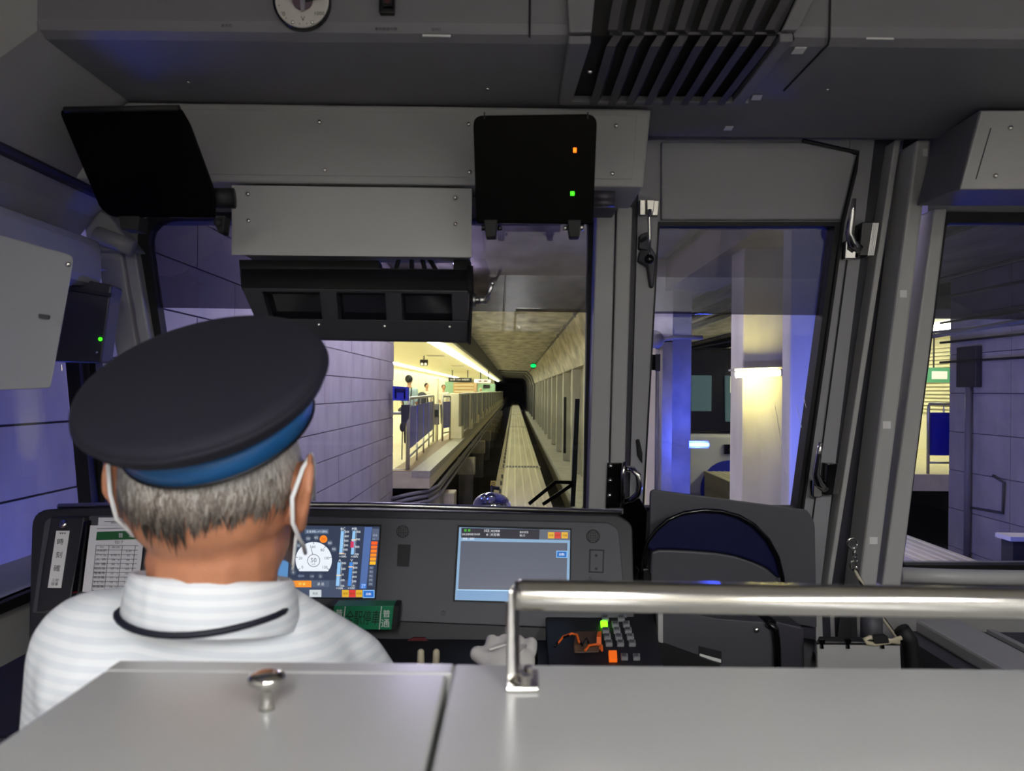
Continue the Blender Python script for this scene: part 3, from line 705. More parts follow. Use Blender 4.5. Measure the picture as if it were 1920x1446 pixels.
# dial
cx, cy = Z(652, 545); dial = []
for i in range(33):
    a = math.radians(218 - i * (256 / 32)); dial.append((cx + 34 * math.cos(a), cy - 34 * math.sin(a)))
pr.poly(dial, (238, 244, 252), 1); pr.circ(cx, cy + 1, 12, (60, 60, 66), 2); pr.circ(cx, cy + 1, 11, (236, 242, 250), 3)
pr.text('50', cx, cy, 8, (90, 90, 96), 4); pr.text('km/h', cx, cy + 7.5, 2.5, (90, 90, 96), 4)
for i, n in enumerate(('0', '20', '40', '60', '80', '100', '120')):
    a = math.radians(212 - i * (244 / 6)); pr.text(n, cx + 25 * math.cos(a), cy - 25 * math.sin(a), 5, (70, 74, 84), 4)
    c_, s_ = math.cos(a), math.sin(a); pr.poly([(cx + 30 * c_ - s_ * .5, cy - 30 * s_ - c_ * .5), (cx + 34 * c_ - s_ * .5, cy - 34 * s_ - c_ * .5), (cx + 34 * c_ + s_ * .5, cy - 34 * s_ + c_ * .5), (cx + 30 * c_ + s_ * .5, cy - 30 * s_ + c_ * .5)], (40, 40, 50), 3)
nx, ny = Z(612, 378); bx_, by_ = Z(640, 480); pr.poly([(nx, ny), (nx + .8, ny), (bx_ + .5, by_), (bx_ - .5, by_)], (60, 60, 60), 4)
for n, x, y in (('25', 427, 455), ('35', 477, 380), ('50', 590, 302), ('60', 680, 290), ('80', 835, 352), ('90', 880, 422), ('0', 420, 682)):
    pr.circ(*Z(x, y), 5.6, (78, 88, 106), 1); pr.text(n, *Z(x, y), 4.6, (200, 210, 222), 3)
pr.circ(*Z(762, 308), 7.2, (255, 140, 40), 1); pr.text('70', *Z(762, 308), 4.8, (225, 70, 20), 3)
pr.circ(*Z(632, 728), 5, (72, 82, 100), 1); pr.circ(*Z(728, 728), 5, (72, 82, 100), 1); pr.text('入換', *Z(632, 728), 3.2, (190, 200, 214)); pr.text('Ω', *Z(728, 728), 4, (190, 200, 214))
a0 = Z(465, 725); pr.poly([a0, (a0[0] + 5, a0[1] - 4), (a0[0] + 5, a0[1] - 2), (a0[0] + 13, a0[1] - 2), (a0[0] + 13, a0[1] + 2), (a0[0] + 5, a0[1] + 2), (a0[0] + 5, a0[1] + 4)], (100, 112, 134), 1)
R3(410, 778, 626, 852, (245, 150, 50), 1); pr.text('停 車', *Z(520, 815), 5.5, (235, 235, 120)); R3(632, 780, 828, 850, (86, 98, 120), 1); pr.text('通 過', *Z(730, 815), 5.5, (200, 206, 216))
R3(604, 882, 738, 962, (206, 214, 218), 1); pr.text('転送', *Z(670, 922), 4.5, (70, 76, 84))
for x0, x1, y0, y1, top_, ttl, unit, nums, col, mk in ((938, 985, 215, 480, 0, 'BC', '×10kPa', ('500', '400', '300', '200', '100', '0'), (150, 200, 244), 470), (1070, 1115, 215, 482, 0, 'MR', '×10kPa', ('1000', '900', '800', '700'), (150, 200, 244), 318), (900, 950, 570, 838, 0, 'A', '×10A', ('1000', '500', '0', '-500', '-1000'), (150, 200, 244), 718), (1035, 1082, 570, 838, 0, 'V', '×10V', ('1000', '800', '600', '400', '200', '0'), (70, 140, 226), 622)):
    sk = 3.4
    a, b = Z(x0 + 22, y0), Z(x1 + 10, y1); pr.poly([(a[0], a[1]), (b[0], a[1]), (b[0] - sk, b[1]), (a[0] - sk, b[1])], col, 1)
    pr.text(ttl, *Z((x0 + x1) / 2 + 22, y0 - 22), 5, (232, 240, 248))
    for i, n in enumerate(nums):
        k = i / (len(nums) - 1); pr.text(n, *Z(x1 + 42 - 20 * k, y0 + 10 + (y1 - y0 - 12) * k), 3.8, (240, 246, 252), width=8 if len(n) > 2 else (6 if len(n) > 1 else 2.6))
    for i in range(21):
        k = i / 20; xx, yy = Z(x1 + 14 - 20 * k, y0 + (y1 - y0) * k); pr.rect(xx, yy, xx + 2.2, yy + .5, (200, 214, 230), 2)
    pr.text(unit, *Z((x0 + x1) / 2 + 20, y1 + 24), 3.8, (240, 246, 252), width=13); a = Z((x0 + x1) / 2 - 22 + 10 * (y1 - mk) / (y1 - y0), mk); pr.rect(a[0], a[1] - .9, a[0] + 9, a[1] + .9, (255, 214, 170), 4)
R3(1070, 335, 1108, 405, (214, 60, 100), 2, .6)
a = Z(1228, 172); b = Z(1312, 172); c3 = Z(1245, 870); d = Z(1170, 868); pr.poly([a, b, c3, d], (84, 112, 168), 1); R3(1185, 812, 1245, 866, (60, 128, 224), 2); pr.text('定速', *Z(1215, 826), 3.4, (220, 236, 255)); pr.text('終了', *Z(1213, 852), 3.4, (220, 236, 255))
for i in range(6):
    y = 335 + i * 45; R3(1304 - i * 3.5, y, 1374 - i * 4, y + 36, ((255, 100, 40), (255, 118, 40), (255, 132, 40), (255, 146, 40), (255, 164, 44), (255, 190, 50))[i], 2, .6)
R3(1312, 190, 1390, 320, (90, 100, 124), 1); pr.text('非常', *Z(1346, 265), 4, (180, 190, 206)); pr.text('B7', *Z(1332, 308), 3.4, (140, 150, 170))
for i, n in enumerate(('N', 'P1', 'P2', 'P3', 'P4')): R3(1278 - i * 2, 614 + i * 46, 1330 - i * 2, 652 + i * 46, (88, 98, 120), 1); pr.text(n, *Z(1303 - i * 2, 633 + i * 46), 3.6, (170, 180, 196))
for x0, x1, col, s in ((972, 1048, (226, 176, 50), '非常'), (1052, 1124, (222, 60, 54), '保守'), (1128, 1200, (226, 176, 50), '切換')): R3(x0, 884, x1, 964, col, 1); pr.text(s, *Z((x0 + x1) / 2, 924), 4.5, (110, 70, 30))
R3(1206, 884, 1338, 972, (150, 200, 250), 1); R3(1213, 892, 1330, 964, (40, 110, 200), 2); pr.text('自動', *Z(1272, 928), 5, (244, 250, 255))
pr.done(t)

# monitor screen
t = thing('monitor_display', 'lit grey-blue monitor screen nearly empty, right part of the desk', 'screen')
obj('bezel', MB().px([(858, 985), (1072, 991), (1070, 1135), (849, 1128)], DS, .006, DF - .001), 'black_matte', t)
obj('glass', MB().px([(861, 989), (1069, 995), (1067, 1131), (853, 1125)], DS, .002, DF - .003), sm((138, 172, 204)), t)
Z = lambda x, y: (740 + x / 4.174, 940 + y / 4.174)
pr = Print(DS, DF - .0035)
pr.poly([Z(522, 208), Z(1135, 222), Z(1130, 300), Z(520, 285)], (50, 48, 56)); pr.poly([Z(1135, 222), Z(1372, 232), Z(1372, 305), Z(1130, 300)], (98, 104, 116))
pr.poly([Z(518, 312), Z(1352, 328), Z(1345, 700), Z(497, 690)], (92, 96, 110)); pr.poly([Z(490, 690), Z(1360, 705), Z(1360, 712), Z(490, 697)], (180, 220, 250), 1)
pr.poly([Z(488, 697), Z(1362, 712), Z(1362, 800), Z(476, 766)], (118, 156, 196), 0)
pr.text('普 通', *Z(568, 228), 5, (90, 230, 60)); pr.text('103', *Z(720, 231), 5, (236, 240, 246)); pr.text('天空発車', *Z(788, 234), 4.5, (236, 240, 246), width=17); pr.text('浜松空港快速27分05秒', *Z(598, 259), 4.2, (236, 240, 246), width=34)
pr.text('@', *Z(724, 262), 4, (236, 240, 246)); pr.text('天空橋', *Z(786, 262), 5, (236, 240, 246), width=17); pr.text('表示状況', *Z(1012, 243), 4, (236, 240, 246), width=16); pr.text('動-力', *Z(1000, 268), 4, (236, 240, 246)); pr.text('通常 - 運転', *Z(578, 294), 4.4, (240, 246, 252), width=22)
pr.poly([Z(745, 218), Z(747, 218), Z(745, 275), Z(743, 275)], (150, 150, 160), 1)
for x0, x1, col, s in ((1200, 1250, (226, 176, 60), '非常'), (1254, 1300, (214, 70, 60), '保守'), (1306, 1356, (226, 176, 60), '切換')):
    pr.poly([Z(x0, 242), Z(x1, 243), Z(x1 - 1, 292), Z(x0 - 1, 291)], col, 1); pr.text(s, *Z((x0 + x1) / 2, 267), 4, (110, 70, 30))
pr.poly([Z(1266, 388), Z(1352, 390), Z(1350, 444), Z(1264, 442)], (150, 205, 250), 1); pr.poly([Z(1271, 393), Z(1347, 395), Z(1345, 439), Z(1269, 437)], (36, 108, 190), 2); pr.text('自動', *Z(1308, 416), 5, (244, 250, 255))
pr.done(t)

# timetable case and sheets
Z = lambda x, y: (40 + x / 5.163, 920 + y / 5.163)
t = thing('watch_case', 'black hinged case with vertical white label 時刻確認 at the left of the desk', 'case')
obj('case', MB().px([Z(285, 262), Z(612, 258), Z(560, 640), Z(470, 1100), Z(140, 1180), Z(205, 700)], DS, .02, -.022), 'dash_dark', t, bevel=.003)
obj('cover_lip', MB().px([Z(596, 300), Z(632, 300), Z(560, 990), Z(478, 1000)], DS, .02, -.026), 'black_gloss', t, bevel=.003)
m = MB(); p = DS(*Z(408, 325), -.022); m.lathe([(.0085, 0), (.008, .003), (.004, .0045)], Matrix.Translation(p) @ Vector((0, -1, .4)).to_track_quat('Z', 'Y').to_matrix().to_4x4(), 16); obj('screw', m, 'chrome', t, smooth=True)
obj('label_strip', MB().px([Z(338, 390), Z(466, 390), Z(384, 944), Z(255, 942)], DS, .001, -.0232), 'white_label', t)
m = MB()
for s, x, y, h in (('時', 378, 495, 12), ('刻', 364, 622, 12), ('確', 344, 752, 12), ('三秒', 330, 868, 6.5), ('停車', 322, 905, 6.5), ('※※※', 400, 413, 3.5)): text(m, s, *Z(x, y), h, DS, -.0240, shear=.12)
obj('lettering', m, 'ink', t)
def sheet(name, lab, corners, off):
    tt = thing(name, lab, 'timetable'); obj('card', MB().px(corners, DS, .0012, off), 'paper', tt); return tt
t = sheet('timetable_card', 'rear timetable card, only its printed top edge showing', [Z(748, 262), Z(1130, 262), Z(1120, 420), Z(735, 420)], -.012)
m = MB(); m.px([Z(805, 297), Z(1060, 297), Z(1060, 302), Z(805, 302)], DS, .0003, -.0125); text(m, '運転時刻表 平日', *Z(945, 312), 3, DS, -.0125, width=30); obj('lettering', m, 'ink', t)
t = sheet('timetable_card', 'front timetable card with green heading and rows of station times', [Z(668, 338), Z(1200, 338), Z(1120, 1020), Z(590, 980)], -.020)
obj('heading', MB().px([Z(732, 400), Z(1200, 385), Z(1190, 470), Z(722, 482)], DS, .0004, -.0206), 'paper_green', t)
m = MB(); text(m, '普', *Z(962, 432), 9, DS, -.0212); text(m, '通', *Z(1065, 430), 9, DS, -.0212); obj('heading_lettering', m, 'paper', t)
m = MB(); text(m, '0517', *Z(945, 500), 5.4, DS, -.0208)
rows = (('浜松町', '', '5.50'), ('アイル', '6.00', '01'), ('大 井', '04', '04'), ('流 通', '06', '06'), ('昭和島', '07', '09'), ('整備場', '10', '10'), ('天空橋', '11', '12'), ('３ビル', '14', '14'), ('新整備', '16', ''), ('１ビル', '18', '7'))
for i in range(12):
    y = 530 + i * 43.5; xl = 722 - i * 4.2
    m.px([Z(xl, y), Z(xl + 410, y + 2), Z(xl + 410, y + 6), Z(xl, y + 4)], DS, .0002, -.0207)
    if i < 10:
        r = rows[i]; yy = y + 50
        text(m, r[0], *Z(xl + 55, yy), 5.2, DS, -.0208, width=20)
        if r[1]: text(m, r[1], *Z(xl + 178, yy + 2), 4.4, DS, -.0208); text(m, '秒', *Z(xl + 230, yy + 6), 3, DS, -.0208)
        if r[2]: text(m, r[2], *Z(xl + 318, yy + 4), 4.4, DS, -.0208); text(m, '秒', *Z(xl + 372, yy + 6), 3, DS, -.0208)
for xx in (0, 125, 255, 380): m.px([Z(722 + xx, 530), Z(726 + xx, 530), Z(680 + xx * .97, 1000), Z(676 + xx * .97, 1000)], DS, .0002, -.0207)
m.px([Z(732, 368), Z(1200, 360), Z(1200, 364), Z(732, 372)], DS, .0002, -.0207); text(m, '駅名', *Z(780, 548), 3.4, DS, -.0208); text(m, '着発 発車', *Z(915, 548), 3.4, DS, -.0208, width=14)
obj('lettering', m, 'ink', t)

# destination type sign block
t = thing('train_type_sign', 'green block sign reading 全駅停車 between two 普通 ends, on the desk', 'sign')
Z = lambda x, y: (480 + x / 6.027, 960 + y / 6.027); SG = plane(1.335, 0)
obj('block', MB().px([Z(880, 1060), Z(1560, 1062), Z(1530, 1332), Z(850, 1330)], SG, .035), 'sign_green', t, bevel=.001)
obj('end_cap', MB().px([Z(1558, 1058), Z(1612, 1064), Z(1586, 1330), Z(1528, 1338)], SG, .036, -.001), 'black_matte', t); obj('end_cap', MB().px([Z(830, 1060), Z(884, 1060), Z(852, 1330), Z(800, 1330)], SG, .036, -.001), 'black_matte', t)
m = MB(); text(m, '全駅停車', *Z(1205, 1195), 27, SG, -.0008, width=64, shear=.1); obj('lettering', m, 'ink', t)
m = MB(); text(m, '普', *Z(940, 1140), 13, SG, -.0008); text(m, '通', *Z(925, 1250), 13, SG, -.0008); text(m, '普', *Z(1475, 1150), 14, SG, -.0008); text(m, '通', *Z(1462, 1258), 15, SG, -.0008)
m.px([Z(1005, 1068), Z(1013, 1068), Z(982, 1330), Z(974, 1330)], SG, .0003, -.0008); m.px([Z(1414, 1068), Z(1422, 1068), Z(1396, 1330), Z(1388, 1330)], SG, .0003, -.0008)
obj('end_lettering', m, 'white_label', t)
# small items on the worktop
one('warning_label', MB().px([(775, 1196), (797, 1196), (798, 1199), (803, 1202), (763, 1202)], YP(1.30), .004), 'red_label', 'dark red label strip on the black desk front', 'label')
for x, lab in ((789, 'left'), (818, 'right')):
    t = thing('toggle_switch', f'stubby beige toggle cap on the black desk, {lab} of the pair', 'switch')
    b_ = P(x, 1228, 1.22); m = MB(); m.tube([b_ - Vector((0, 0, .045)), b_ - Vector((0, 0, .01)), b_ + Vector((0, 0, .006)), b_ + Vector((0, 0, .009))], .006, 12, radii=[.006, .0062, .0055, .003]); obj('cap', m, 'beige', t, smooth=True)
    m = MB(); m.cyl(b_ - Vector((0, 0, .05)), b_ - Vector((0, 0, .04)), .009, n=12); obj('collar', m, 'black_gloss', t)
# keypad
t = thing('button_panel', 'sloping black panel of small grey push buttons with one green lit', 'control panel')
kp = [(1022, 1140), (1225, 1140), (1246, 1262), (1030, 1262)]
obj('panel', MB().prism([KP(x, y, 0) for x, y in kp], (0, .02, -.03)), 'desk_black', t, bevel=.003)
def key(x, y, w_, h_, body, facem):
    m = MB(); m.prism([KP(a, b, 0) for a, b in ((x - w_ / 2, y - h_ / 2), (x + w_ / 2, y - h_ / 2), (x + w_ / 2 + 1, y + h_ / 2), (x - w_ / 2 + 1, y + h_ / 2))], (0, -.002, .006)); k = obj('button', m, body, t, bevel=.0007)
    if facem:
        up = Vector((0, -.0021, .0063)); m = MB(); m.prism([KP(a, b, 0) + up for a, b in ((x - w_ * .36, y - h_ * .36), (x + w_ * .36, y - h_ * .36), (x + w_ * .36, y + h_ * .2), (x - w_ * .36, y + h_ * .2))], (0, 0, .0004)); obj('button_face', m, facem, k)
for y, xs in ((1150, (1132, 1162)), (1162, (1134, 1164)), (1173.5, (1132, 1153, 1173.5)), (1185, (1135, 1156, 1177)), (1197, (1138, 1159.5, 1181)), (1209, (1141, 1162.7, 1184.6)), (1235, (1170, 1192.7))):
    for x in xs:
        lit = (x, y) == (1132, 1173.5); key(x, y, 12.5, 8.5, 'green_lit' if lit else 'key_grey', None if lit else 'key_face')
key(1148.5, 1234, 15, 17, 'orange_lit', None); key(1145, 1147, 10, 7, 'red_label', None); key(1120, 1147, 12, 5, 'paper_green', None)
t = thing('wired_connector', 'brown plug box with orange wires clipped beside the button panel', 'connector')
m = MB(); m.prism([KP(x, y, -.01) for x, y in ((1080, 1200), (1126, 1199), (1124, 1224), (1076, 1225))], (0, .01, .012)); obj('plug_box', m, 'brown_box', t, bevel=.002)
obj('orange_tab', MB().prism([KP(x, y, -.03) for x, y in ((1121, 1208), (1128, 1206), (1127, 1218), (1119, 1218))], (0, .004, .02)), 'orange', t)
for pts, mm in (([(1045, 1222), (1055, 1210), (1072, 1203), (1082, 1206), (1086, 1220)], 'orange'), ([(1040, 1228), (1052, 1212), (1066, 1206)], 'black_gloss'), ([(1097, 1236), (1104, 1226), (1118, 1224), (1128, 1226), (1128, 1236)], 'orange'), ([(1086, 1216), (1092, 1226), (1100, 1212), (1105, 1224)], 'black_gloss')):
    m = MB(); m.tube([KP(x, y, -.012) + Vector((0, 0, .014)) for x, y in pts], .0022, 6); obj('wire', m, mm, t, smooth=True)

# ------------------------------------------------------------------ folding seat, board and boxes in front of the door
t = thing('partition_board', 'plain dark grey rounded board standing in front of the door', 'board')
BO = plane(1.52, -.1)
obj('board', MB().px(rounded([(1220, 918), (1514, 957), (1528, 978), (1532, 1178), (1215, 1120)], [10, 4, 14, 4, 4]), BO, .012), 'dash_grey', t, bevel=.002)
obj('lower_bracket', MB().px([(1215, 1110), (1530, 1165), (1530, 1200), (1215, 1150)], BO, .02, .02), 'dark_trim', t)
t = thing('folding_seat', 'round folded jump seat with navy back and glossy black rim, before the grey board', 'seat')
SE = plane(1.46, -.12)
arc = [(1202, 1085), (1203, 1062), (1206, 1040), (1214, 1016), (1230, 994), (1252, 975), (1282, 962), (1318, 957), (1352, 959), (1385, 968), (1414, 985), (1440, 1012), (1458, 1045), (1467, 1082), (1470, 1110)]
low = [(1460, 1086), (1440, 1066), (1410, 1052), (1380, 1042), (1340, 1035), (1300, 1032), (1260, 1030), (1235, 1030), (1222, 1034)]
obj('backrest', MB().px([(x, y) for x, y in arc[4:-1]] + low + [(1212, 1024)], SE, .02, .004), 'navy_pad', t, bevel=.004)
m = MB(); m.tube([SE(x, y, -.004) for x, y in arc], .0045, 8); obj('rim', m, 'black_gloss', t, smooth=True)
obj('seat_pad', MB().px([(1222, 1036), (1235, 1032), (1260, 1032), (1300, 1034), (1340, 1037), (1380, 1044), (1410, 1054), (1440, 1068), (1458, 1086), (1462, 1118), (1216, 1118)], SE, .03, .008), 'dash_grey', t, bevel=.004)
m = MB(); m.px([(1196, 1068), (1216, 1066), (1222, 1078), (1222, 1100), (1188, 1098), (1188, 1082)], SE, .04, -.002); obj('hinge', m, 'black_gloss', t, bevel=.003)
t = thing('floor_locker', 'dark grey locker with rounded edge and screw below the folding seat', 'locker')
LK = plane(1.36, -.05)
obj('body', MB().px(rounded([(1236, 1140), (1340, 1160), (1440, 1168), (1452, 1200), (1454, 1600), (1240, 1600)], [3, 3, 14, 6, 2, 2]), LK, .18), 'dash_grey', t, bevel=.01)
obj('edge_strip', MB().px([(1234, 1140), (1243, 1140), (1243, 1206), (1234, 1204)], LK, .02, -.008), 'light_pillar', t)
screws(t, [(1418, 1181)], LK, -.001, .006)
m = MB(); m.tube([LK(1440, 1168, -.008), LK(1454, 1180, -.008), LK(1458, 1215, -.008), LK(1458, 1300, -.008)], .007, 8); obj('edge_tube', m, 'black_gloss', t, smooth=True)
obj('data_plate', MB().px([(1311, 1212), (1353, 1222), (1353, 1246), (1311, 1232)], LK, .002, -.0025), 'ink', t); m = MB(); m.px([(1312, 1226), (1352, 1237), (1352, 1243), (1312, 1232)], LK, .001, -.0032); obj('data_plate', m, 'white_label', t)
m = MB(); m.px([(1236, 1205), (1350, 1246), (1350, 1300), (1246, 1300)], LK, .02, -.012); obj('black_wedge', m, 'black_matte', t)
one('dark_locker', MB().px([(1455, 1165), (1508, 1178), (1510, 1400), (1460, 1400)], plane(1.45, 0), .1), 'dark_trim', 'narrow dark locker between grey locker and rope tray', 'locker', bevel=.003)

# ------------------------------------------------------------------ chain, rope and tray on the right pillar
t = thing('safety_rope', 'striped rope hanging from a chrome ring and chain on the right pillar', 'rope')
RP = plane(1.54, -.2)
m = MB(); ringp = [RP(1598 + 9 * math.cos(a * .5236), 1019 + 10 * math.sin(a * .5236), 0) for a in range(13)]; m.tube(ringp, .0022, 6); obj('ring', m, 'chrome', t, smooth=True)
for i, (x, y) in enumerate(((1601, 1031), (1603, 1041), (1605, 1050))):
    m = MB(); m.tube([RP(x + (4 if i % 2 else 2.5) * math.cos(a * .7854), y + 6 * math.sin(a * .7854), .004 * math.sin(a * .7854) * (i % 2)) for a in range(9)], .0017, 6); obj('chain_link', m, 'chrome', t, smooth=True)
m = MB(); m.tube([RP(1600 + 6 * math.cos(a * .5236), 1061 + 9 * math.sin(a * .5236), 0) for a in range(13)], .0022, 6); obj('snap_hook', m, 'chrome', t, smooth=True)
m = MB(); m.tube([RP(x, y, -.004) for x, y in ((1604, 1066), (1608, 1078), (1616, 1094), (1630, 1120), (1650, 1152), (1668, 1176), (1684, 1198), (1692, 1216), (1695, 1240), (1694, 1300))], .0048, 8); obj('rope', m, 'rope_striped', t, smooth=True)
t = thing('rope_tray', 'pale tray with black clips holding a looped cord, low by the right pillar', 'tray')
TR = plane(1.40, 0)
obj('front', MB().px([(1532, 1206), (1688, 1208), (1692, 1300), (1534, 1300)], TR, .01), 'light_pillar', t, bevel=.002)
obj('shelf', MB().prism([TR(1530, 1205), TR(1690, 1207), TR(1684, 1196, .10), TR(1536, 1194, .10)], (0, 0, -.004)), 'black_matte', t)
for x in (1542, 1591, 1656): obj('clip', MB().px([(x - 5, 1200), (x + 5, 1200), (x + 5, 1206), (x + 2, 1208), (x + 3, 1217), (x - 3, 1217), (x - 2, 1208), (x - 5, 1206)], TR, .006, -.006), 'black_gloss', t)
m = MB(); m.tube([TR(x, y, -.004) for x, y in ((1690, 1196), (1666, 1204), (1640, 1208), (1626, 1206), (1621, 1199), (1630, 1195), (1660, 1200), (1686, 1205))], .0042, 8); obj('cord', m, 'beige', t, smooth=True)
m = MB(); m.px(rounded([(1636, 1194), (1664, 1192), (1668, 1206), (1640, 1208)], 3), TR, .012, -.01); obj('cord_wrap', m, 'black_matte', t)
for x0, x1, mm in ((1528, 1541, 'light_pillar'), (1541, 1556, 'dark_trim'), (1556, 1564, 'light_pillar'), (1606, 1616, 'light_pillar')):
    one('floor_channel', MB().px([(x0, 1140), (x1, 1140), (x1 + 2, 1202), (x0 + 2, 1202)], plane(1.56, -.2), .03), mm, {1528: 'pale upright strip at the left end of the rope tray', 1541: 'dark upright strip behind the rope tray', 1556: 'narrow pale strip beside the dark one behind the rope tray', 1606: 'grey upright strip in the middle behind the rope tray'}[x0], 'strip')
m = MB(); m.tube([P(1634, 1150, 1.55), P(1634, 1205, 1.55)], .022, 14); one('grey_cylinder', m, 'dash_grey', 'short grey cylinder standing behind the looped cord', 'cylinder', smooth=True)
m = MB(); m.tube([P(1690, 1180, 1.5), P(1705, 1200, 1.5), P(1712, 1240, 1.5), P(1712, 1330, 1.5)], .016, 10); one('black_hose', m, 'black_matte', 'thick black hose dropping right of the striped rope', 'hose', smooth=True)
# ledge along the right side
t = thing('side_ledge', 'grey side ledge with a pale raised rail running forward at lower right', 'ledge')
obj('body', MB().box(.86, 1.98, .7, 1.66, -1.35, -.53), 'dash_grey', t)
obj('rail', MB().box(.90, 1.00, .72, 1.655, -.53, -.50), 'light_pillar', t, bevel=.006)
obj('groove', MB().box(1.06, 1.075, .72, 1.655, -.531, -.522), 'light_pillar', t)

# ================================================================== COUNTER BEHIND THE DRIVER, HANDRAIL
SZ, SY = -.221, .60
t = thing('rear_counter', 'light grey counter behind the driver with a knobbed hatch', 'counter')
obj('body', MB().box(-.315, 1.95, -.30, SY - .004, -1.35, SZ - .03), 'counter_grey', t)
obj('hatch', MB().box(-.317, -.0500, -.30, .578, SZ - .03, SZ), 'counter_grey', t, bevel=.0025)
obj('top_plate', MB().box(-.0465, 1.95, -.30, SY, SZ - .03, SZ), 'counter_grey', t, bevel=.003)
obj('rear_strip', MB().box(-.317, -.0466, .5795, SY, SZ - .03, SZ), 'counter_grey', t, bevel=.0015)
kb = P(500, 1330, 1); kb = kb * (SZ / kb.z)
m = MB(); m.lathe([(.0055, 0), (.0045, .004), (.0042, .012), (.007, .015), (.0125, .019), (.013, .022), (.0115, .0245), (.006, .026)], Matrix.Translation(kb), 24); obj('knob', m, 'chrome', t, smooth=True)['label'] = 'small mushroom-shaped chrome knob'
t = thing('handrail', 'polished steel handrail on an upright strap, crossing above the counter', 'handrail')
hb = P(978, 1288, 1); hb = hb * (SZ / hb.z)
HY = hb.y
r0 = P(968, 1116, HY); r1 = P(1920, 1132, HY); dr = (r1 - r0)
m = MB(); m.tube([r0 + Vector((-.001, 0, 0)), r0 + Vector((.004, 0, 0)), r0 + dr, r0 + dr * 2.4], .0116, 24, radii=[.0108, .0116, .0116, .0116]); obj('rail', m, 'chrome', t, smooth=True)
m = MB(); m.prism([P(953, 1108, HY), P(963, 1108, HY), P(966, 1268, HY), P(950, 1282, HY)], (.004, .02, 0)); obj('strap', m, 'steel', t, bevel=.001)
m = MB(); m.tube([P(958, 1130, HY + .01), P(960, 1280, HY + .01)], .0042, 10); obj('post', m, 'steel', t, smooth=True)
q0 = [P(947, 1300, 1), P(1012, 1300, 1), P(1010, 1263, 1), P(952, 1263, 1)]; q0 = [p * ((SZ) / p.z) for p in q0]
m = MB(); m.prism(q0, (0, 0, .004)); obj('foot_plate', m, 'chrome', t, bevel=.0015)
for x, y in ((968, 1264), (990, 1266), (986, 1283), (967, 1276)):
    p = P(x, y + 4, 1); p = p * (SZ / p.z); m = MB(); m.cyl(p, p + Vector((0, 0, .0085)), .004, n=6); obj('bolt', m, 'chrome', t)

# ================================================================== DRIVER
HM = Matrix.Translation(P(381, 712, .662)) @ Matrix.Rotation(math.radians(10), 4, 'Z') @ Matrix.Rotation(math.radians(-13), 4, 'Y') @ Matrix.Rotation(math.radians(31), 4, 'X')
HR = HM.to_3x3(); HI = HM.inverted()
pt = thing('person', 'seated driver from behind in striped white shirt, navy peaked cap and white gloves', 'person')
HC = P(400, 908, .712)                                     # head centre
def remesh(o, vox, smooth_it=8):
    r = o.modifiers.new('remesh', 'REMESH'); r.mode = 'VOXEL'; r.voxel_size = vox; r.use_smooth_shade = True
    s = o.modifiers.new('smooth', 'SMOOTH'); s.factor = .6; s.iterations = smooth_it
    return o
YAW = Matrix.Rotation(math.radians(-4), 3, 'Z')
def H(x, y, z): return HC + YAW @ Vector((x, y, z))
def limb(mb, pts, radii, step=.012):
    for i in range(len(pts) - 1):
        a, b = Vector(pts[i]), Vector(pts[i + 1]); n = max(2, int((b - a).length / step))
        for k in range(n + 1):
            t = k / n; r = radii[i] * (1 - t) + radii[i + 1] * t
            mb.ell(a.lerp(b, t), (r, r, r), None, 12, 8)
# joints
SHL, SHR = P(150, 1228, .74), P(650, 1266, .82)
NB = P(398, 1110, .735)                                    # neck base
ELL, ELR = SHL + Vector((-.035, .06, -.27)), Vector((-.085, .84, -.50))
WRL, WRR = ELL + Vector((.10, .23, .05)), Vector((-.012, 1.02, -.415))
PEL = Vector((-.27, .80, -.80))
b = MB()
b.ell(H(0, .012, .004), (.076, .086, .080), HR, 24, 16); b.ell(H(0, .03, -.055), (.060, .075, .06), YAW, 20, 12); b.ell(H(0, -.010, -.018), (.070, .072, .055), YAW, 20, 12)
limb(b, [H(0, .005, -.07), NB + Vector((0, .01, 0)), NB + Vector((.0, .04, -.08))], [.062, .060, .05])
for s in (-1, 1):                                          # ears with rim and lobe
    M = YAW @ Matrix.Rotation(math.radians(18 * s), 3, 'Z')
    b.ell(H(.084 * s, .006, -.010), (.010, .018, .029), M, 12, 10); b.ell(H(.093 * s, -.006, .002), (.007, .011, .024), M, 12, 8); limb(b, [H(.086 * s, .014, .020), H(.095 * s, .000, .028), H(.100 * s, -.014, .016), H(.099 * s, -.016, -.004), H(.092 * s, -.008, -.024), H(.084 * s, .004, -.042)], [.0045] * 6, .004); b.ell(H(.081 * s, .012, -.036), (.008, .011, .013), M, 10, 8)
b.ell(H(0, .112, -.02), (.013, .018, .024), YAW, 10, 8); b.ell(H(0, .122, -.032), (.016, .014, .012), YAW, 10, 8)     # nose
b.ell(H(0, .10, -.068), (.026, .014, .010), YAW, 10, 8)                                                            # lips
for s in (-1, 1): b.ell(H(.034 * s, .088, .018), (.024, .014, .009), YAW, 10, 8)                                   # brows
limb(b, [NB + Vector((.0, .04, -.10)), PEL + Vector((0, 0, .15))], [.09, .10], .05)
limb(b, [SHL + Vector((.02, .02, -.03)), ELL, WRL], [.034, .036, .026]); limb(b, [SHR + Vector((-.01, .01, -.03)), ELR, WRR], [.034, .037, .027])
limb(b, [SHL + Vector((.05, .02, -.03)), NB + Vector((0, .03, -.06)), SHR + Vector((-.05, .02, -.03))], [.03, .05, .03], .03)
body = remesh(obj('body', b, 'skin', pt, smooth=True), .0048, 3)
e = MB()
for s in (-1, 1): e.ell(H(.032 * s, .094, .006), (.012, .009, .007), YAW, 12, 8)
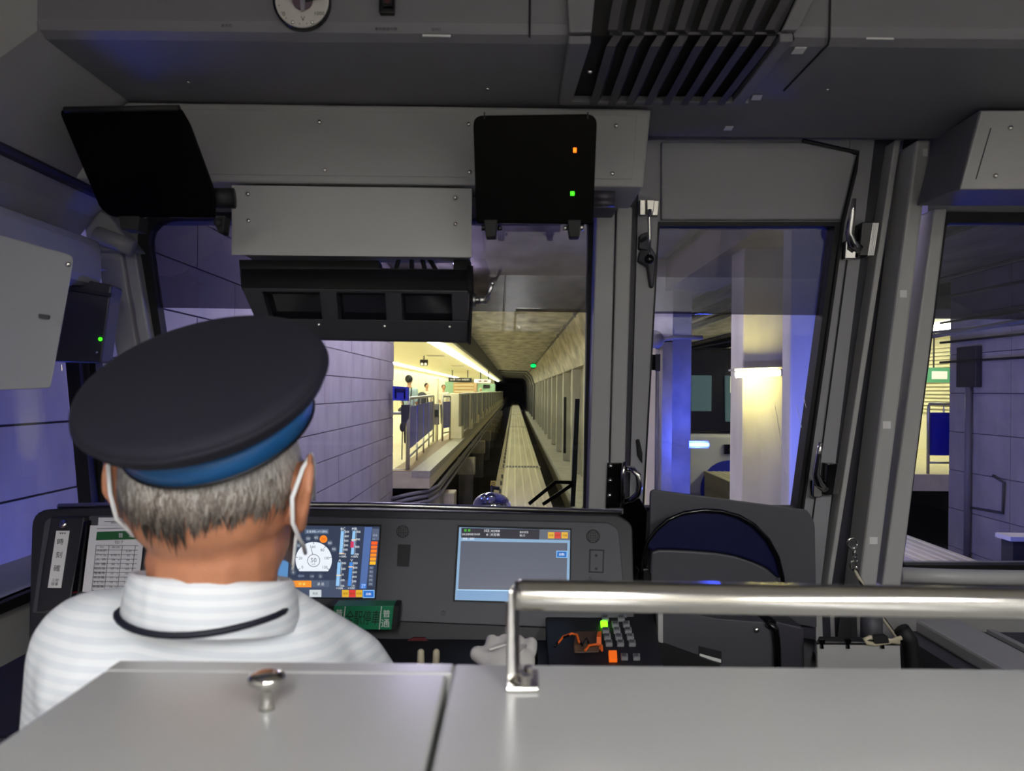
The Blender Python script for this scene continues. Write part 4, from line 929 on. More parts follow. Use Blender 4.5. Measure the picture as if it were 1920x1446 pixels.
obj('eyes', e, 'white_label', pt, smooth=True)
# shirt
s_ = MB()
TOR = [(NB + Vector((0, .03, -.035)), (.085, .07, .05)), (NB + Vector((.0, .03, -.075)), (.125, .085, .055)), (NB + Vector((-.01, .035, -.13)), (.165, .11, .075)), (NB + Vector((-.005, .04, -.20)), (.175, .125, .10)), (NB + Vector((.01, .05, -.30)), (.175, .125, .12)), (NB + Vector((.02, .06, -.42)), (.165, .12, .13)), (PEL + Vector((0, 0, .06)), (.17, .125, .12))]
for i in range(len(TOR) - 1):
    for k in range(4):
        t_ = k / 4; a, c_ = TOR[i], TOR[i + 1]; s_.ell(a[0].lerp(c_[0], t_), [a[1][j] * (1 - t_) + c_[1][j] * t_ for j in range(3)], None, 24, 14)
s_.ell(TOR[-1][0], TOR[-1][1], None, 24, 14)
limb(s_, [NB + Vector((-.05, .03, -.045)), SHL + Vector((.010, .01, .0)), SHL.lerp(ELL, .62)], [.050, .062, .060])
limb(s_, [NB + Vector((.05, .03, -.045)), SHR + Vector((-.005, .01, -.005)), SHR.lerp(ELR, .5)], [.046, .054, .056])
limb(s_, [SHL + Vector((.03, 0, -.02)), SHR + Vector((-.03, .0, -.03))], [.070, .055], .03)
shirt = remesh(obj('shirt', s_, 'shirt', pt, smooth=True), .0065, 12)
# collar: stand-up fold around the neck, higher at the back
cm = MB(); n = 40; colr = []
CB = P(394, 1130, .722)
for (rr, dz, ins) in ((1.0, -.026, 0), (1.03, -.012, 0), (1.0, .006, 0), (.95, .021, 0), (.91, .0245, 0), (.87, .022, 0), (.84, .004, 0), (.83, -.02, 0)):
    for i in range(n):
        a = 2 * math.pi * i / n; colr.append(CB + Vector((.080 * rr * math.cos(a), .077 * rr * math.sin(a) + .008, dz - .014 * math.sin(a) - .004 * math.cos(a))))
for k in range(7): cm.f += [(k * n + i, k * n + (i + 1) % n, (k + 1) * n + (i + 1) % n, (k + 1) * n + i) for i in range(n)]
cm.v = colr; obj('collar', cm, 'shirt', shirt, smooth=True)
m = MB(); lr = lambda a: 1.03 - .10 * abs(math.cos(a)) ** 24
m.tube([CB + Vector((.0815 * lr(a) * math.cos(a) - .001, .0805 * math.sin(a) + .007, -.018 - .010 * math.sin(a) + .013 * math.cos(a) ** 2)) for a in [math.radians(177 + i * 9.2) for i in range(21)]], .0032, 8); obj('lanyard', m, 'lanyard', pt, smooth=True)
# trousers on the seat
tr = MB(); limb(tr, [PEL + Vector((-.09, 0, 0)), PEL + Vector((-.12, .34, .03)), PEL + Vector((-.12, .36, -.46))], [.10, .075, .055], .03); limb(tr, [PEL + Vector((.09, 0, 0)), PEL + Vector((.12, .34, .03)), PEL + Vector((.12, .36, -.46))], [.10, .075, .055], .03)
tr.ell(PEL, (.19, .13, .11)); remesh(obj('trousers', tr, 'trousers', pt, smooth=True), .012, 4)
for s in (-1, 1):
    m = MB(); m.ell(PEL + Vector((.12 * s, .42, -.505)), (.045, .12, .04), None, 16, 10); obj('shoe', m, 'black_gloss', pt, smooth=True)
# hair: cap of strands over the back of the head
hm = MB(); root = []
hm.ell(H(0, .008, .004), (.0795, .0965, .092), YAW, 28, 18); sc_n = len(hm.v); root += [.25] * sc_n
# keep only the part of the scalp above the hair line
keep = [i for i, v in enumerate(hm.v) if (YAW.inverted() @ (v - HC)).z > -.022 and (YAW.inverted() @ (v - HC)).y < .035 and (HI @ v).z < -.036]
ks = set(keep); hm.f = [f for f in hm.f if all(i in ks for i in f)]
def scalp(az, el):                                          # az from straight back, el latitude
    k = max(0, -el - .2) * .10; d = Vector((math.sin(az) * math.cos(el) * (.079 + k * .05), -math.cos(az) * math.cos(el) * .096, math.sin(el) * .106))
    return H(d.x, d.y + .008, d.z + .004), (YAW @ Vector((d.x / .079 ** 2, d.y / .096 ** 2, d.z / .106 ** 2))).normalized()
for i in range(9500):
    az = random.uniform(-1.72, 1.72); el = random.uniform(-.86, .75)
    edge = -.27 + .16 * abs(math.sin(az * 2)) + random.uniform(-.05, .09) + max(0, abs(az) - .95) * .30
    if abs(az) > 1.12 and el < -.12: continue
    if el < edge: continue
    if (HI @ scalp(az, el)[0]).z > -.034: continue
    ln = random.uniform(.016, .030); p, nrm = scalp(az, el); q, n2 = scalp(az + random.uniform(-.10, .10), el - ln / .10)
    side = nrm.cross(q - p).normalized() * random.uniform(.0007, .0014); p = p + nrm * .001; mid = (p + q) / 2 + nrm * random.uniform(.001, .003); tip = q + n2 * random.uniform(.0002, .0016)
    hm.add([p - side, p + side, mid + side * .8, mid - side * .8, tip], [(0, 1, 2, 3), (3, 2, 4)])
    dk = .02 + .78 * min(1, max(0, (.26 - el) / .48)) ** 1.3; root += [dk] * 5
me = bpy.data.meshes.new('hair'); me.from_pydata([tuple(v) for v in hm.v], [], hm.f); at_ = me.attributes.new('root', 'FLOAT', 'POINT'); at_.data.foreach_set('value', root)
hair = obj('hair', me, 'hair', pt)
# mask with ear loops
m = MB(); g = []
for j in range(7):
    for i in range(13):
        a = math.radians(-72 + i * 12); z = -.095 + j * .014; bul = .012 * math.cos(a) * (1 - abs(j - 3) / 4)
        g.append(H((.060 + bul) * math.sin(a), .035 + (.074 + bul) * math.cos(a), z))
m.v = g; m.f = [(j * 13 + i, j * 13 + i + 1, (j + 1) * 13 + i + 1, (j + 1) * 13 + i) for j in range(6) for i in range(12)]
mk = obj('face_mask', m, 'mask_white', pt, smooth=True); mk.modifiers.new('solid', 'SOLIDIFY').thickness = .002
for s in (-1, 1):
    m = MB(); m.tube([H(.073 * s, .075, -.025), H(.086 * s, .036, .018), H(.094 * s, .004, .030), H(.094 * s, -.018, .018), H(.087 * s, -.025, -.008), H(.085 * s, -.018, -.032), H(.083 * s, .006, -.052), H(.078 * s, .03, -.062), H(.066 * s, .07, -.080)], .0021, 6); obj('ear_loop', m, 'mask_white', mk, smooth=True)
# peaked cap
cap = obj('cap', MB().lathe([(.084, -.034), (.085, -.024), (.092, -.021), (.105, -.014), (.1095, -.004), (.1095, .002), (.107, .006), (.100, .0085), (.085, .011), (.05, .014), (.02, .015)], HM, 56, 1.06), 'hat_navy', pt, smooth=True)
obj('cap_band', MB().lathe([(.0825, -.048), (.0865, -.047), (.0875, -.029), (.0855, -.027)], HM, 56, 1.06), 'hat_band', cap, smooth=True)['label'] = 'shiny blue band of the cap'
m = MB(); m.tube([HM @ Vector((.0858 * math.cos(a), .0858 * 1.06 * math.sin(a), -.0485)) for a in [i * 2 * math.pi / 48 for i in range(49)]], .0022, 6); obj('cap_piping', m, 'hat_piping', cap, smooth=True)
m = MB(); m.tube([HM @ Vector((.1085 * math.cos(a), .1085 * 1.06 * math.sin(a), -.003)) for a in [i * 2 * math.pi / 56 for i in range(57)]], .0028, 6); obj('crown_seam', m, 'hat_navy', cap, smooth=True)
m = MB(); pk = []
for i in range(17):
    a = math.radians(25 + i * 130 / 16); pk.append(HM @ Vector((.087 * math.cos(a), .092 * math.sin(a), -.045)))
po = []
for i in range(17):
    a = math.radians(25 + i * 130 / 16); k = math.sin(math.pi * i / 16) ** .6; po.append(HM @ Vector((.087 * math.cos(a) * (1 + .1 * k), .092 * math.sin(a) + .05 * k, -.045 - .03 * k)))
m.v = pk + po; m.f = [(i, i + 1, 18 + i, 17 + i) for i in range(16)]; pz = obj('peak', m, 'black_gloss', cap, smooth=True); pz.modifiers.new('solid', 'SOLIDIFY').thickness = .003
for s in (0, 1):
    a = math.radians(8 if s == 0 else 172); m = MB(); m.ell(HM @ Vector((.0905 * math.cos(a), .0890 * 1.06 * math.sin(a), -.028)), (.004, .004, .004)); obj('cap_button', m, 'gold', cap, smooth=True)
# gloved right hand on the handle
GH = P(956, 1240, 1.03)
def hand(C0, sgn, fwd, up, side):
    mb = MB(); f_ = lambda a, b_, c_: C0 + fwd * a + side * b_ * sgn + up * c_
    mb.ell(f_(-.005, 0, .004), (.036, .034, .022), None, 18, 12); limb(mb, [f_(-.06, .0, -.02), f_(-.02, 0, -.004)], [.025, .030])
    for k, (sx, ln) in enumerate(((-.027, .95), (-.009, 1.05), (.009, 1.0), (.027, .82))):
        limb(mb, [f_(.012, sx, .010), f_(.040 * ln, sx * 1.05, .012), f_(.056 * ln, sx * 1.05, -.010), f_(.046 * ln, sx, -.030)], [.0105, .0098, .0092, .0085], .006)
    limb(mb, [f_(-.012, -.026, .004), f_(.008, -.046, .006), f_(.030, -.050, -.006)], [.013, .0115, .0095], .006)
    return mb
gm = hand(GH, 1, Vector((.05, .95, .1)).normalized(), Vector((0, -.25, .97)).normalized(), Vector((1, -.05, 0)).normalized())
gl_ = remesh(obj('glove', gm, 'glove', pt, smooth=True), .0035, 3); gl_['label'] = 'white cotton glove closed over the handle'
m = MB(); m.tube([GH + Vector((-.028, -.03, .026)), GH + Vector((-.002, -.012, .0285)), GH + Vector((.0, .02, .026))], .0014, 6); m.tube([GH + Vector((.012, -.036, .02)), GH + Vector((.022, -.01, .026))], .0014, 6); obj('glove_seam', m, 'glove', gl_, smooth=True)
gm = hand(WRL + Vector((.02, .06, -.02)), -1, Vector((.1, .95, .0)).normalized(), Vector((0, 0, 1)), Vector((1, 0, 0)))
remesh(obj('glove', gm, 'glove', pt, smooth=True), .005, 3)
t = thing('drive_handle', 'black driving lever under the gloved hand on the desk', 'lever')
m = MB(); m.cyl(GH + Vector((.0, .045, -.10)), GH + Vector((0, .04, -.01)), .008); obj('stem', m, 'black_gloss', t, smooth=True)
m = MB(); m.tube([GH + Vector((-.04, .04, -.008)), GH + Vector((.04, .04, -.008))], .013, 14); obj('grip', m, 'black_gloss', t, smooth=True)
t = thing('cab_seat', 'dark cushioned seat under the driver, hidden by the counter', 'seat')
obj('cushion', MB().box(PEL.x - .22, PEL.x + .22, PEL.y - .14, PEL.y + .36, -.995, -.915), 'seat_blue', t, bevel=.03, seg=3); obj('pedestal', MB().box(PEL.x - .08, PEL.x + .08, PEL.y, PEL.y + .16, -1.35, -.995), 'dark_trim', t)
one('tail_lamp', MB().box(-.985, -.97, 1.02, 1.10, -.50, -.44), 'rear_red', 'dim red pilot lamp at the lower left edge', 'lamp')

ORD = 'first second third fourth fifth sixth seventh eighth ninth tenth eleventh twelfth'.split()
# ================================================================== TUNNEL AND STATION
ZB, ZP, ZG, ZC = -1.90, -1.30, -3.20, 1.90                  # beam top, platform, ground, tunnel ceiling
YS, YE = 11.8, 150.0
TC = .22                                                   # beam centre
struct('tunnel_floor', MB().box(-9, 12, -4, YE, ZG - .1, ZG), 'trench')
# left wall of the approach: coursed blocks
lw = struct('tunnel_wall_left', MB().box(-2.4, -1.935, -4, YS, ZG, ZC), 'joint_dark')
bw, bh = 1.22, .29
bmesh_ = mesh_of('block', MB().box(0, .02, .005, bw - .005, .005, bh - .005)); bmesh_.materials.append(MATS['concrete_block'])
r_i = 0; z = -1.89
while z < ZC - .05:
    y = .2 - (r_i % 2) * .6
    while y < YS - .1:
        wid = min(bw, YS - y)
        if wid > .2:
            o = bpy.data.objects.new('block', bmesh_); C.objects.link(o); o.parent = lw
            o.location = (-1.94 + random.uniform(-.002, .002), y, z); o.scale = (1, wid / bw, 1)
        y += bw
    z += bh; r_i += 1
struct('tunnel_wall_end', MB().box(-8, -2.38, YS - .4, YS, ZG, ZC), 'concrete_block')
# ceilings
cl = MB(); cl.box(-2.4, 7.3, -4, YS, ZC, ZC + .2); cl.box(-1.55, 1.5, YS, YE, ZC, ZC + .2); cl.box(1.5, 7.3, YS, YE, ZC, ZC + .2)
struct('tunnel_ceiling', cl, 'ceiling_concrete')
m = MB(); m.prism([(1.42, 10.6, ZC), (2.26, 10.6, ZC), (2.26, 10.6, .72), (1.86, 10.6, .72)], (0, YE - 10.6, 0)); struct('tunnel_haunch', m, 'ceiling_concrete')
m = MB(); m.box(-1.60, -1.50, YS, YE, 1.22, ZC); struct('platform_girder', m, 'girder')
# right dividing wall with pilasters
rw = struct('tunnel_wall_right', MB().box(2.12, 2.26, 10.6, YE, ZG, .74), 'concrete')
pm = mesh_of('pilaster', MB().box(0, .26, 0, .55, -2.62, .71)); pm.materials.append(MATS['pilaster'])
for i in range(32):
    o = bpy.data.objects.new('pilaster', pm); C.objects.link(o); o.parent = rw; o.location = (1.87, 10.9 + i * 4.3, 0)
struct('tunnel_ledge', MB().box(1.45, 2.12, 2.2, YE, ZG, -2.64), 'pilaster')
m = MB(); m.box(1.87, 1.98, 10.4, 10.6, ZG, .74); struct('tunnel_wall_edge', m, 'cream_panel')
# end of the visible tunnel
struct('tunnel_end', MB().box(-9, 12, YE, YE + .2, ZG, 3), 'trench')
# guideway beams
def beam(xc, wd, y0, ys, lab, detail):
    t = thing('guideway_beam', lab, 'guideway'); ys = [y0] + ys
    for a, b_ in zip(ys[:-1], ys[1:]):
        g = obj('beam_segment', MB().box(xc - wd / 2, xc + wd / 2, a + .04, b_ - .04, ZB - 1.3, ZB), 'beam_concrete', t)
        m = MB()
        for k in range(5): m.box(xc - wd * .42 + k * wd * .19, xc - wd * .42 + k * wd * .19 + .035, a + .06, b_ - .06, ZB, ZB + .008)
        obj('running_strips', m, 'cream_panel', g)
        if detail:
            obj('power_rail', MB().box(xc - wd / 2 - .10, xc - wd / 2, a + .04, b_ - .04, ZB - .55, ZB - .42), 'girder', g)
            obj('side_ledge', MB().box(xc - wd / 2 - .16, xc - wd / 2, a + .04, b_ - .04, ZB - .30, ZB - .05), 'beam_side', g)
            m = MB()
            for k in range(int((b_ - a) / 1.2)): m.box(xc - wd / 2 - .06, xc - wd / 2 - .02, a + .3 + k * 1.2, a + .42 + k * 1.2, ZB - .05, ZB + .03)
            obj('rail_clips', m, 'girder', g)
            m = MB(); m.box(xc - wd / 2 - .02, xc + wd / 2 + .02, b_ - .16, b_ + .16, ZB, ZB + .012); j = obj('expansion_joint', m, 'platform_edge', t)
            for k in range(11):
                obj('joint_finger', MB().box(xc - wd / 2 + .04 + k * wd / 11.5, xc - wd / 2 + .04 + k * wd / 11.5 + .03, b_ - .13, b_ + .13, ZB + .012, ZB + .017), 'cable', j)
    return t
beam(TC, .86, 3.0, [18.5 + 20.5 * k for k in range(7)], 'pale monorail guideway beam running straight ahead under the train', True)
beam(4.98, .72, 2.0, [18.5 + 20.5 * k for k in range(6)], 'pale guideway beam of the opposite track on the right', False)
# pedestals in the left trench
for i in range(9):
    y = 13.4 + i * 6.9
    t = thing('pedestal', 'nearest concrete pedestal, at the bottom of the windscreen' if i == 0 else ORD[i] + ' pale concrete pedestal from the train in the trench below the platform', 'pedestal', 'trench pedestals')
    obj('cap', MB().box(-1.54, -1.06, y, y + .5, ZB - .42, ZB + .04), 'beam_concrete', t, bevel=.02); obj('foot', MB().box(-1.50, -1.12, y + .05, y + .45, ZG, ZB - .42), 'concrete', t)
# platform
ps = MB(); ps.box(-7.0, -1.33, YS, YE, ZP - .27, ZP); pf = struct('platform_floor', ps, 'platform_tile')
obj('edge_course', MB().box(-1.62, -1.325, YS - .005, YE, ZP - .10, ZP + .012), 'platform_edge', pf); obj('brown_band', MB().box(-1.95, -1.62, YS, YE, ZP, ZP + .008), 'platform_brown', pf)
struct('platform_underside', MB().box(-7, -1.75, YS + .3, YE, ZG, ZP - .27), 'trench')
for k, (x, z, r) in enumerate(((-1.27, -1.62, .03), (-1.29, -1.70, .035), (-1.25, -1.78, .03))):
    m = MB(); m.tube([(-1.93, YS - .15, z - .1), (-1.7, YS - .12, z - .04), (x - .1, YS + .1, z), (x, YS + .8, z), (x, 110, z)], r, 8); one('conduit', m, 'pipe_grey', ('upper', 'middle', 'lower')[k] + ' cable conduit running below the platform edge', 'conduit', 'platform conduits', smooth=True)
struct('platform_ceiling', MB().box(-7.2, -1.60, YS, YE, 1.25, 1.45), 'cream_tile')
wb = struct('platform_wall', MB().box(-7.2, -6.85, YS, YE, ZP, 1.25), 'cream_tile')
for i in range(26):
    y = YS + .4 + i * 2.4; obj('wall_panel', MB().box(-6.85, -6.82, y, y + 2.32, ZP + .15, 1.0), 'wood_panel' if i in (3, 4, 8, 9) else 'cream_panel', wb)
struct('platform_end_wall', MB().box(-6.85, -2.6, 96, 96.3, ZP, 1.25), 'cream_panel')
# platform lamps
tm = mesh_of('fluorescent_lamp', MB().box(-.09, .09, 0, 3.9, 1.185, 1.245)); tm.materials.append(MATS['tube_light'])
for row, x in enumerate((-2.06, -5.6)):
    for i in range(20 if row == 0 else 16):
        o = bpy.data.objects.new('fluorescent_lamp', tm); C.objects.link(o); o.location = (x, YS + .5 + i * 4.15, 0)
        tag(o, (('%s fluorescent tube from the train in the bright row along the platform edge' % ORD[i] if i < 8 else 'far fluorescent tube merging into the bright row along the platform edge'), ('%s fluorescent tube from the train in the row over the back of the platform' % ORD[i] if i < 5 else 'far fluorescent tube in the row over the back of the platform'))[row], 'lamp', ('edge lamp row', 'rear lamp row')[row])
# fences at the platform end
def fence(lab, p0, p1, z0, z1, panel, n, rail_top):
    t = thing('platform_fence', lab, 'fence'); a, b_ = Vector((*p0, 0)), Vector((*p1, 0)); d = b_ - a
    m = MB(); m.tube([a + Vector((0, 0, ZP)), a + Vector((0, 0, z1 - .06)), a + d * .02 + Vector((0, 0, z1)), b_ - d * .02 + Vector((0, 0, z1)), b_ + Vector((0, 0, z1 - .06)), b_ + Vector((0, 0, ZP))], .026, 8); obj('frame', m, 'fence_steel', t, smooth=True)
    m = MB(); m.tube([a + Vector((0, 0, z0 - .12)), b_ + Vector((0, 0, z0 - .12))], .02, 8); obj('lower_rail', m, 'fence_steel', t, smooth=True)
    for i in range(1, n):
        q = a + d * i / n; m = MB(); m.tube([q + Vector((0, 0, ZP)), q + Vector((0, 0, z0))], .02, 8); obj('post', m, 'fence_steel', t, smooth=True)
    if panel:
        nrm = Vector((-d.y, d.x, 0)).normalized() * .012
        for i in range(n):
            q0 = a + d * (i / n + .012); q1 = a + d * ((i + 1) / n - .012)
            m = MB(); m.prism([q0 + Vector((0, 0, z0)), q1 + Vector((0, 0, z0)), q1 + Vector((0, 0, z1 - .14)), q0 + Vector((0, 0, z1 - .14))], nrm); obj('panel', m, 'fence_blue', t)
            q = a + d * (i + .5) / n; m = MB(); m.tube([q + Vector((0, 0, z1 - .14)), q + Vector((0, 0, z1))], .012, 6); obj('baluster', m, 'fence_steel', t)
    return t
fence('steel platform-end fence filled with blue panels', (-1.71, 12.05), (-2.02, 18.6), ZP + .32, ZP + 1.16, True, 4, 0)
fence('second blue-panelled fence just before the first screen door', (-1.82, 18.9), (-1.70, 19.7), ZP + .32, ZP + 1.14, True, 1, 0)
fence('low open steel fence frame turning left at the platform end', (-1.72, 12.0), (-2.15, 12.0), ZP + .12, ZP + .92, False, 1, 0)
# blue box on the wall end
t = thing('blue_box', 'open bright blue box fixed at the wall end by the platform', 'box')
y = 11.3; Zb = lambda x, yy: P(x, yy, y)
m = MB(); m.ring([Zb(736, 724), Zb(764, 726), Zb(764, 752), Zb(736, 751)], [Zb(739.5, 728), Zb(760.5, 729), Zb(760.5, 748.5), Zb(739.5, 748)], (0, .2, 0)); obj('rim', m, 'box_blue', t)
obj('back', MB().prism([P(x, yy, y + .19) for x, yy in ((736, 724), (764, 726), (764, 752), (736, 751))], (0, .02, 0)), 'fence_blue', t)
obj('inner_block', MB().prism([P(x, yy, y + .06) for x, yy in ((744, 736), (757, 736), (757, 749), (744, 748))], (0, .12, 0)), 'box_blue', t)
# hanging sign on the low fence
m = MB(); m.prism([P(x, yy, 11.95) for x, yy in ((752, 759), (768, 759), (766, 785), (757, 800), (752, 794))], (0, .05, 0)); one('hanging_cloth', m, 'dark_cloth', 'dark grey cloth hanging on the low fence at the platform end', 'cloth')
m = MB(); m.ell(P(754.5, 801, 11.9), (.045, .045, .08)); m.tube([P(754.5, 805, 11.9), P(753.5, 862, 11.9)], .010, 6); one('broom', m, 'dark_cloth', 'broom standing head up against the low fence', 'broom')
# screen doors
for i in range(17):
    y = 19.9 + i * 4.7; zt = ZP + 1.22
    t = thing('screen_door', ('nearest platform screen door, next to the blue fence' if i == 0 else (ORD[i] + ' half-height platform screen door from the blue fence' if i < 8 else 'far half-height platform screen door, tiny at the end of the row')), 'platform door', 'platform screen doors')
    obj('cabinet', MB().box(-1.74, -1.47, y, y + .75, ZP + .30, zt), 'cream_panel', t, bevel=.02); obj('cabinet_foot', MB().box(-1.74, -1.40, y, y + .75, ZP, ZP + .32), 'cream_panel', t)
    for k in range(3):
        y0 = y + .80 + k * 1.30
        g = obj('door_leaf', MB().box(-1.54, -1.480 - .01 * (k % 2), y0, y0 + 1.25, ZP + .10, zt - .05), 'door_dark', t)
        m = MB(); m.box(-1.55, -1.470, y0 + 1.13, y0 + 1.25, ZP + .10, zt - .05); m.box(-1.56, -1.47, y0, y0 + 1.25, zt - .05, zt); obj('leaf_frame', m, 'door_frame', g)
    obj('threshold', MB().box(-1.72, -1.50, y + .75, y + 4.7, ZP, ZP + .06), 'platform_edge', t)
# platform equipment
t = thing('monitor_pole', 'white pole with grey display box beside the blue fence', 'pole')
m = MB(); m.tube([(-1.98, 19.0, ZP), (-1.98, 19.0, .30)], .045, 10); obj('pole', m, 'cream_panel', t, smooth=True)
obj('display_box', MB().box(-2.06, -1.90, 18.80, 18.93, ZP + .42, ZP + .95), 'pipe_grey', t, bevel=.01); obj('display_face', MB().box(-2.04, -1.92, 18.78, 18.80, ZP + .62, ZP + .80), 'cable', t)
t = thing('hanging_clock', 'round double dark clock hanging from the platform ceiling', 'clock')
p = P(795, 681, 27); m = MB(); m.tube([p + Vector((0, 0, .02)), Vector((p.x, p.y, 1.25))], .02, 6); obj('stem', m, 'cable', t)
m = MB(); m.tube([p + Vector((-.14, 0, .06)), p + Vector((.14, 0, .06))], .07, 10); obj('housing', m, 'cable', t)
for s in (-1, 1):
    m = MB(); m.tube([p + Vector((s * .065, -.06, -.03)), p + Vector((s * .065, .06, -.03))], .075, 16); g = obj('dial', m, 'cable', t); m = MB(); m.tube([p + Vector((s * .065, -.064, -.04)), p + Vector((s * .065, -.058, -.04))], .05, 14); obj('dial_face', m, 'sign_white', g)
t = thing('departure_board', 'wide black departure board hanging across the platform', 'sign')
m = MB(); m.prism([P(x, y, 46) for x, y in ((841, 708), (884, 709), (884, 716.5), (841, 716))], (0, .3, 0)); obj('case', m, 'cable', t)
for x in (848, 877): q = P(x, 708, 46.1); m = MB(); m.tube([q, (q.x, q.y, 1.25)], .03, 6); obj('hanger', m, 'cable', t)
m = MB(); text(m, '普通 7:28 浜松町', 862, 712, 3.4, YP(45.97), 0, width=36); obj('lettering', m, 'sign_white', t)
t = thing('platform_sign', 'white lit sign with orange lettering right of the departure board', 'sign')
m = MB(); m.prism([P(x, y, 42) for x, y in ((889, 711), (920, 712), (920, 718.5), (889, 718))], (0, .25, 0)); obj('case', m, 'sign_white', t)
for x in (901, 916): q = P(x, 711, 42.1); m = MB(); m.tube([q, (q.x, q.y, 1.25)], .03, 6); obj('hanger', m, 'cable', t)
m = MB(); text(m, '浜松町', 906, 714.8, 3.4, YP(41.97), 0, width=16); obj('lettering', m, 'orange', t); m = MB(); text(m, '◀ ▶', 905, 714.8, 2.6, YP(41.97), 0, width=24); obj('arrows', m, 'ink', t)
t = thing('platform_kiosk', 'low teal and wood kiosk block standing behind the screen doors', 'kiosk')
obj('teal_side', MB().prism([P(x, y, 52) for x, y in ((834, 716), (850, 716), (850, 757), (834, 757))], (0, 3, 0)), 'teal_panel', t); obj('wood_front', MB().prism([P(x, y, 52) for x, y in ((850, 718), (890, 718), (890, 757), (850, 757))], (0, 3, 0)), 'wood_panel', t)
for k in range(4): obj('shelf_board', MB().prism([P(x, y, 51.9) for x, y in ((852, 721 + k * 6), (888, 721 + k * 6), (888, 723 + k * 6), (852, 723 + k * 6))], (0, .08, 0)), 'cream_panel', t)
t = thing('platform_room', 'pale green staff room with small dark screen at the far platform end', 'room')
obj('wall', MB().prism([P(x, y, 72) for x, y in ((896, 720), (928, 720), (928, 750), (896, 750))], (0, 3, 0)), 'teal_panel', t); obj('screen', MB().prism([P(x, y, 71.9) for x, y in ((906, 721.5), (919, 721.5), (919, 728), (906, 728))], (0, .08, 0)), 'cable', t)
for i, (x, y) in enumerate(((817, 667), (858, 686))):
    p = P(x, y, 1); p = p * (1.249 / p.z); one('ceiling_hatch', MB().box(p.x - .3, p.x + .3, p.y - .4, p.y + .4, 1.235, 1.251), 'platform_edge', ('larger square hatch in the platform ceiling near the clock', 'smaller hatch in the platform ceiling further along')[i], 'hatch')
# people on the platform
def passenger(lab, px, ytop, Y, shirt_m, hairy, face_to, bag=None, height=None):
    t = thing('person', lab, 'person'); top_ = P(px, ytop, Y); x, zt = top_.x, top_.z; Hh = zt - ZP; u = Hh / 7.5
    f = Vector((math.sin(face_to), math.cos(face_to), 0)); s = Vector((f.y, -f.x, 0)); B = Vector((x, Y, ZP)); up = Vector((0, 0, 1))
    m = MB(); m.ell(B + up * (Hh - .5 * u), (u * .36, u * .42, u * .5), None, 14, 10); m.ell(B + up * (Hh - .55 * u) + f * u * .42, (u * .08,) * 3, None, 8, 6)
    for k in (-1, 1): m.ell(B + up * (Hh - .52 * u) + s * k * u * .37, (u * .07, u * .1, u * .14), None, 8, 6)
    limb(m, [B + up * (Hh - .9 * u), B + up * (Hh - 1.5 * u)], [u * .22, u * .28], .06)
    limb(m, [B + up * (Hh - 1.6 * u), B + up * (Hh - 3.9 * u)], [u * .4, u * .42], .08)
    hands = []
    for k in (-1, 1):
        sh = B + up * (Hh - 1.6 * u) + s * k * u * .75; el = sh - up * u * 1.35 + s * k * u * .12; wr = el + (f * .7 - up * .6).normalized() * u * 1.1 - s * k * u * .1
        limb(m, [sh, el, wr, wr + f * u * .35], [u * .2, u * .17, u * .12, u * .13], .05)
        limb(m, [B + up * (Hh - 3.9 * u) + s * k * u * .3, B + up * u * 2 + s * k * u * .33, B + up * u * .25 + s * k * u * .35, B + up * u * .15 + s * k * u * .35 + f * u * .5], [u * .36, u * .26, u * .17, u * .15], .06)
    remesh(obj('body', m, 'skin_far', t, smooth=True), .02, 3)
    m = MB()
    for k in range(6): m.ell(B + up * (Hh - (1.75 + k * .42) * u), (u * (.86 - .04 * k) if True else 0, u * .55, u * .4), Matrix.Rotation(-face_to, 3, 'Z'), 16, 8)
    for k in (-1, 1):
        sh = B + up * (Hh - 1.6 * u) + s * k * u * .75; el = sh - up * u * 1.1 + s * k * u * .1; limb(m, [sh, el], [u * .3, u * .25], .05)
    remesh(obj('shirt', m, shirt_m, t, smooth=True), .025, 4)
    m = MB()
    for k in (-1, 1): limb(m, [B + up * (Hh - 3.9 * u) + s * k * u * .3, B + up * u * 2 + s * k * u * .33, B + up * u * .3 + s * k * u * .35], [u * .42, u * .32, u * .24], .06)
    remesh(obj('trousers', m, 'trousers', t, smooth=True), .025, 3)
    m = MB(); m.ell(B + up * (Hh - .42 * u) - f * u * .1, (u * .42, u * .45, u * .45), None, 14, 10); obj('hair' if hairy != 'cap' else 'cap', m, 'hair_black' if hairy != 'cap' else 'shirt_white', t, smooth=True)
    if bag:
        m = MB()
        for k in (-1, 1): m.tube([B + up * (Hh - 1.35 * u) + s * k * u * .45 - f * u * .35, B + up * (Hh - 2.4 * u) + s * k * u * .55 - f * u * .62, B + up * (Hh - 3.3 * u) + s * k * u * .3 - f * u * .62], u * .07, 6)
        obj('straps', m, 'cable', t)
    return t, B, u, f, s
t1, B1, u1, f1, s1 = passenger('passenger in pale blue shirt with black shoulder straps, back turned, nearest on the platform', 767.5, 703.5, 17.6, 'shirt_blue', 'short', .35, True)
m = MB(); m.ell(B1 + Vector((.30, .05, 1.02)), (.16, .12, .24), None, 16, 12); m.ell(B1 + Vector((.06, -.2, .82)), (.30, .10, .12), None, 16, 10); o = remesh(obj('shoulder_bag', m, 'dark_cloth', None, smooth=True), .02, 4); tag(o, 'dark grey shoulder bag carried by the passenger in pale blue', 'bag')
passenger('passenger in white shirt with dark bag strap, looking down at the second spot', 800.5, 718.5, 27, 'shirt_white', 'short', 2.2, True)
passenger('passenger in white shirt with black mask standing behind the blue fence', 832, 721.5, 28, 'shirt_white', 'short', 2.8)
passenger('small figure in white with a white cap far along the platform', 901.5, 727.5, 50, 'shirt_white', 'cap', 3.0)
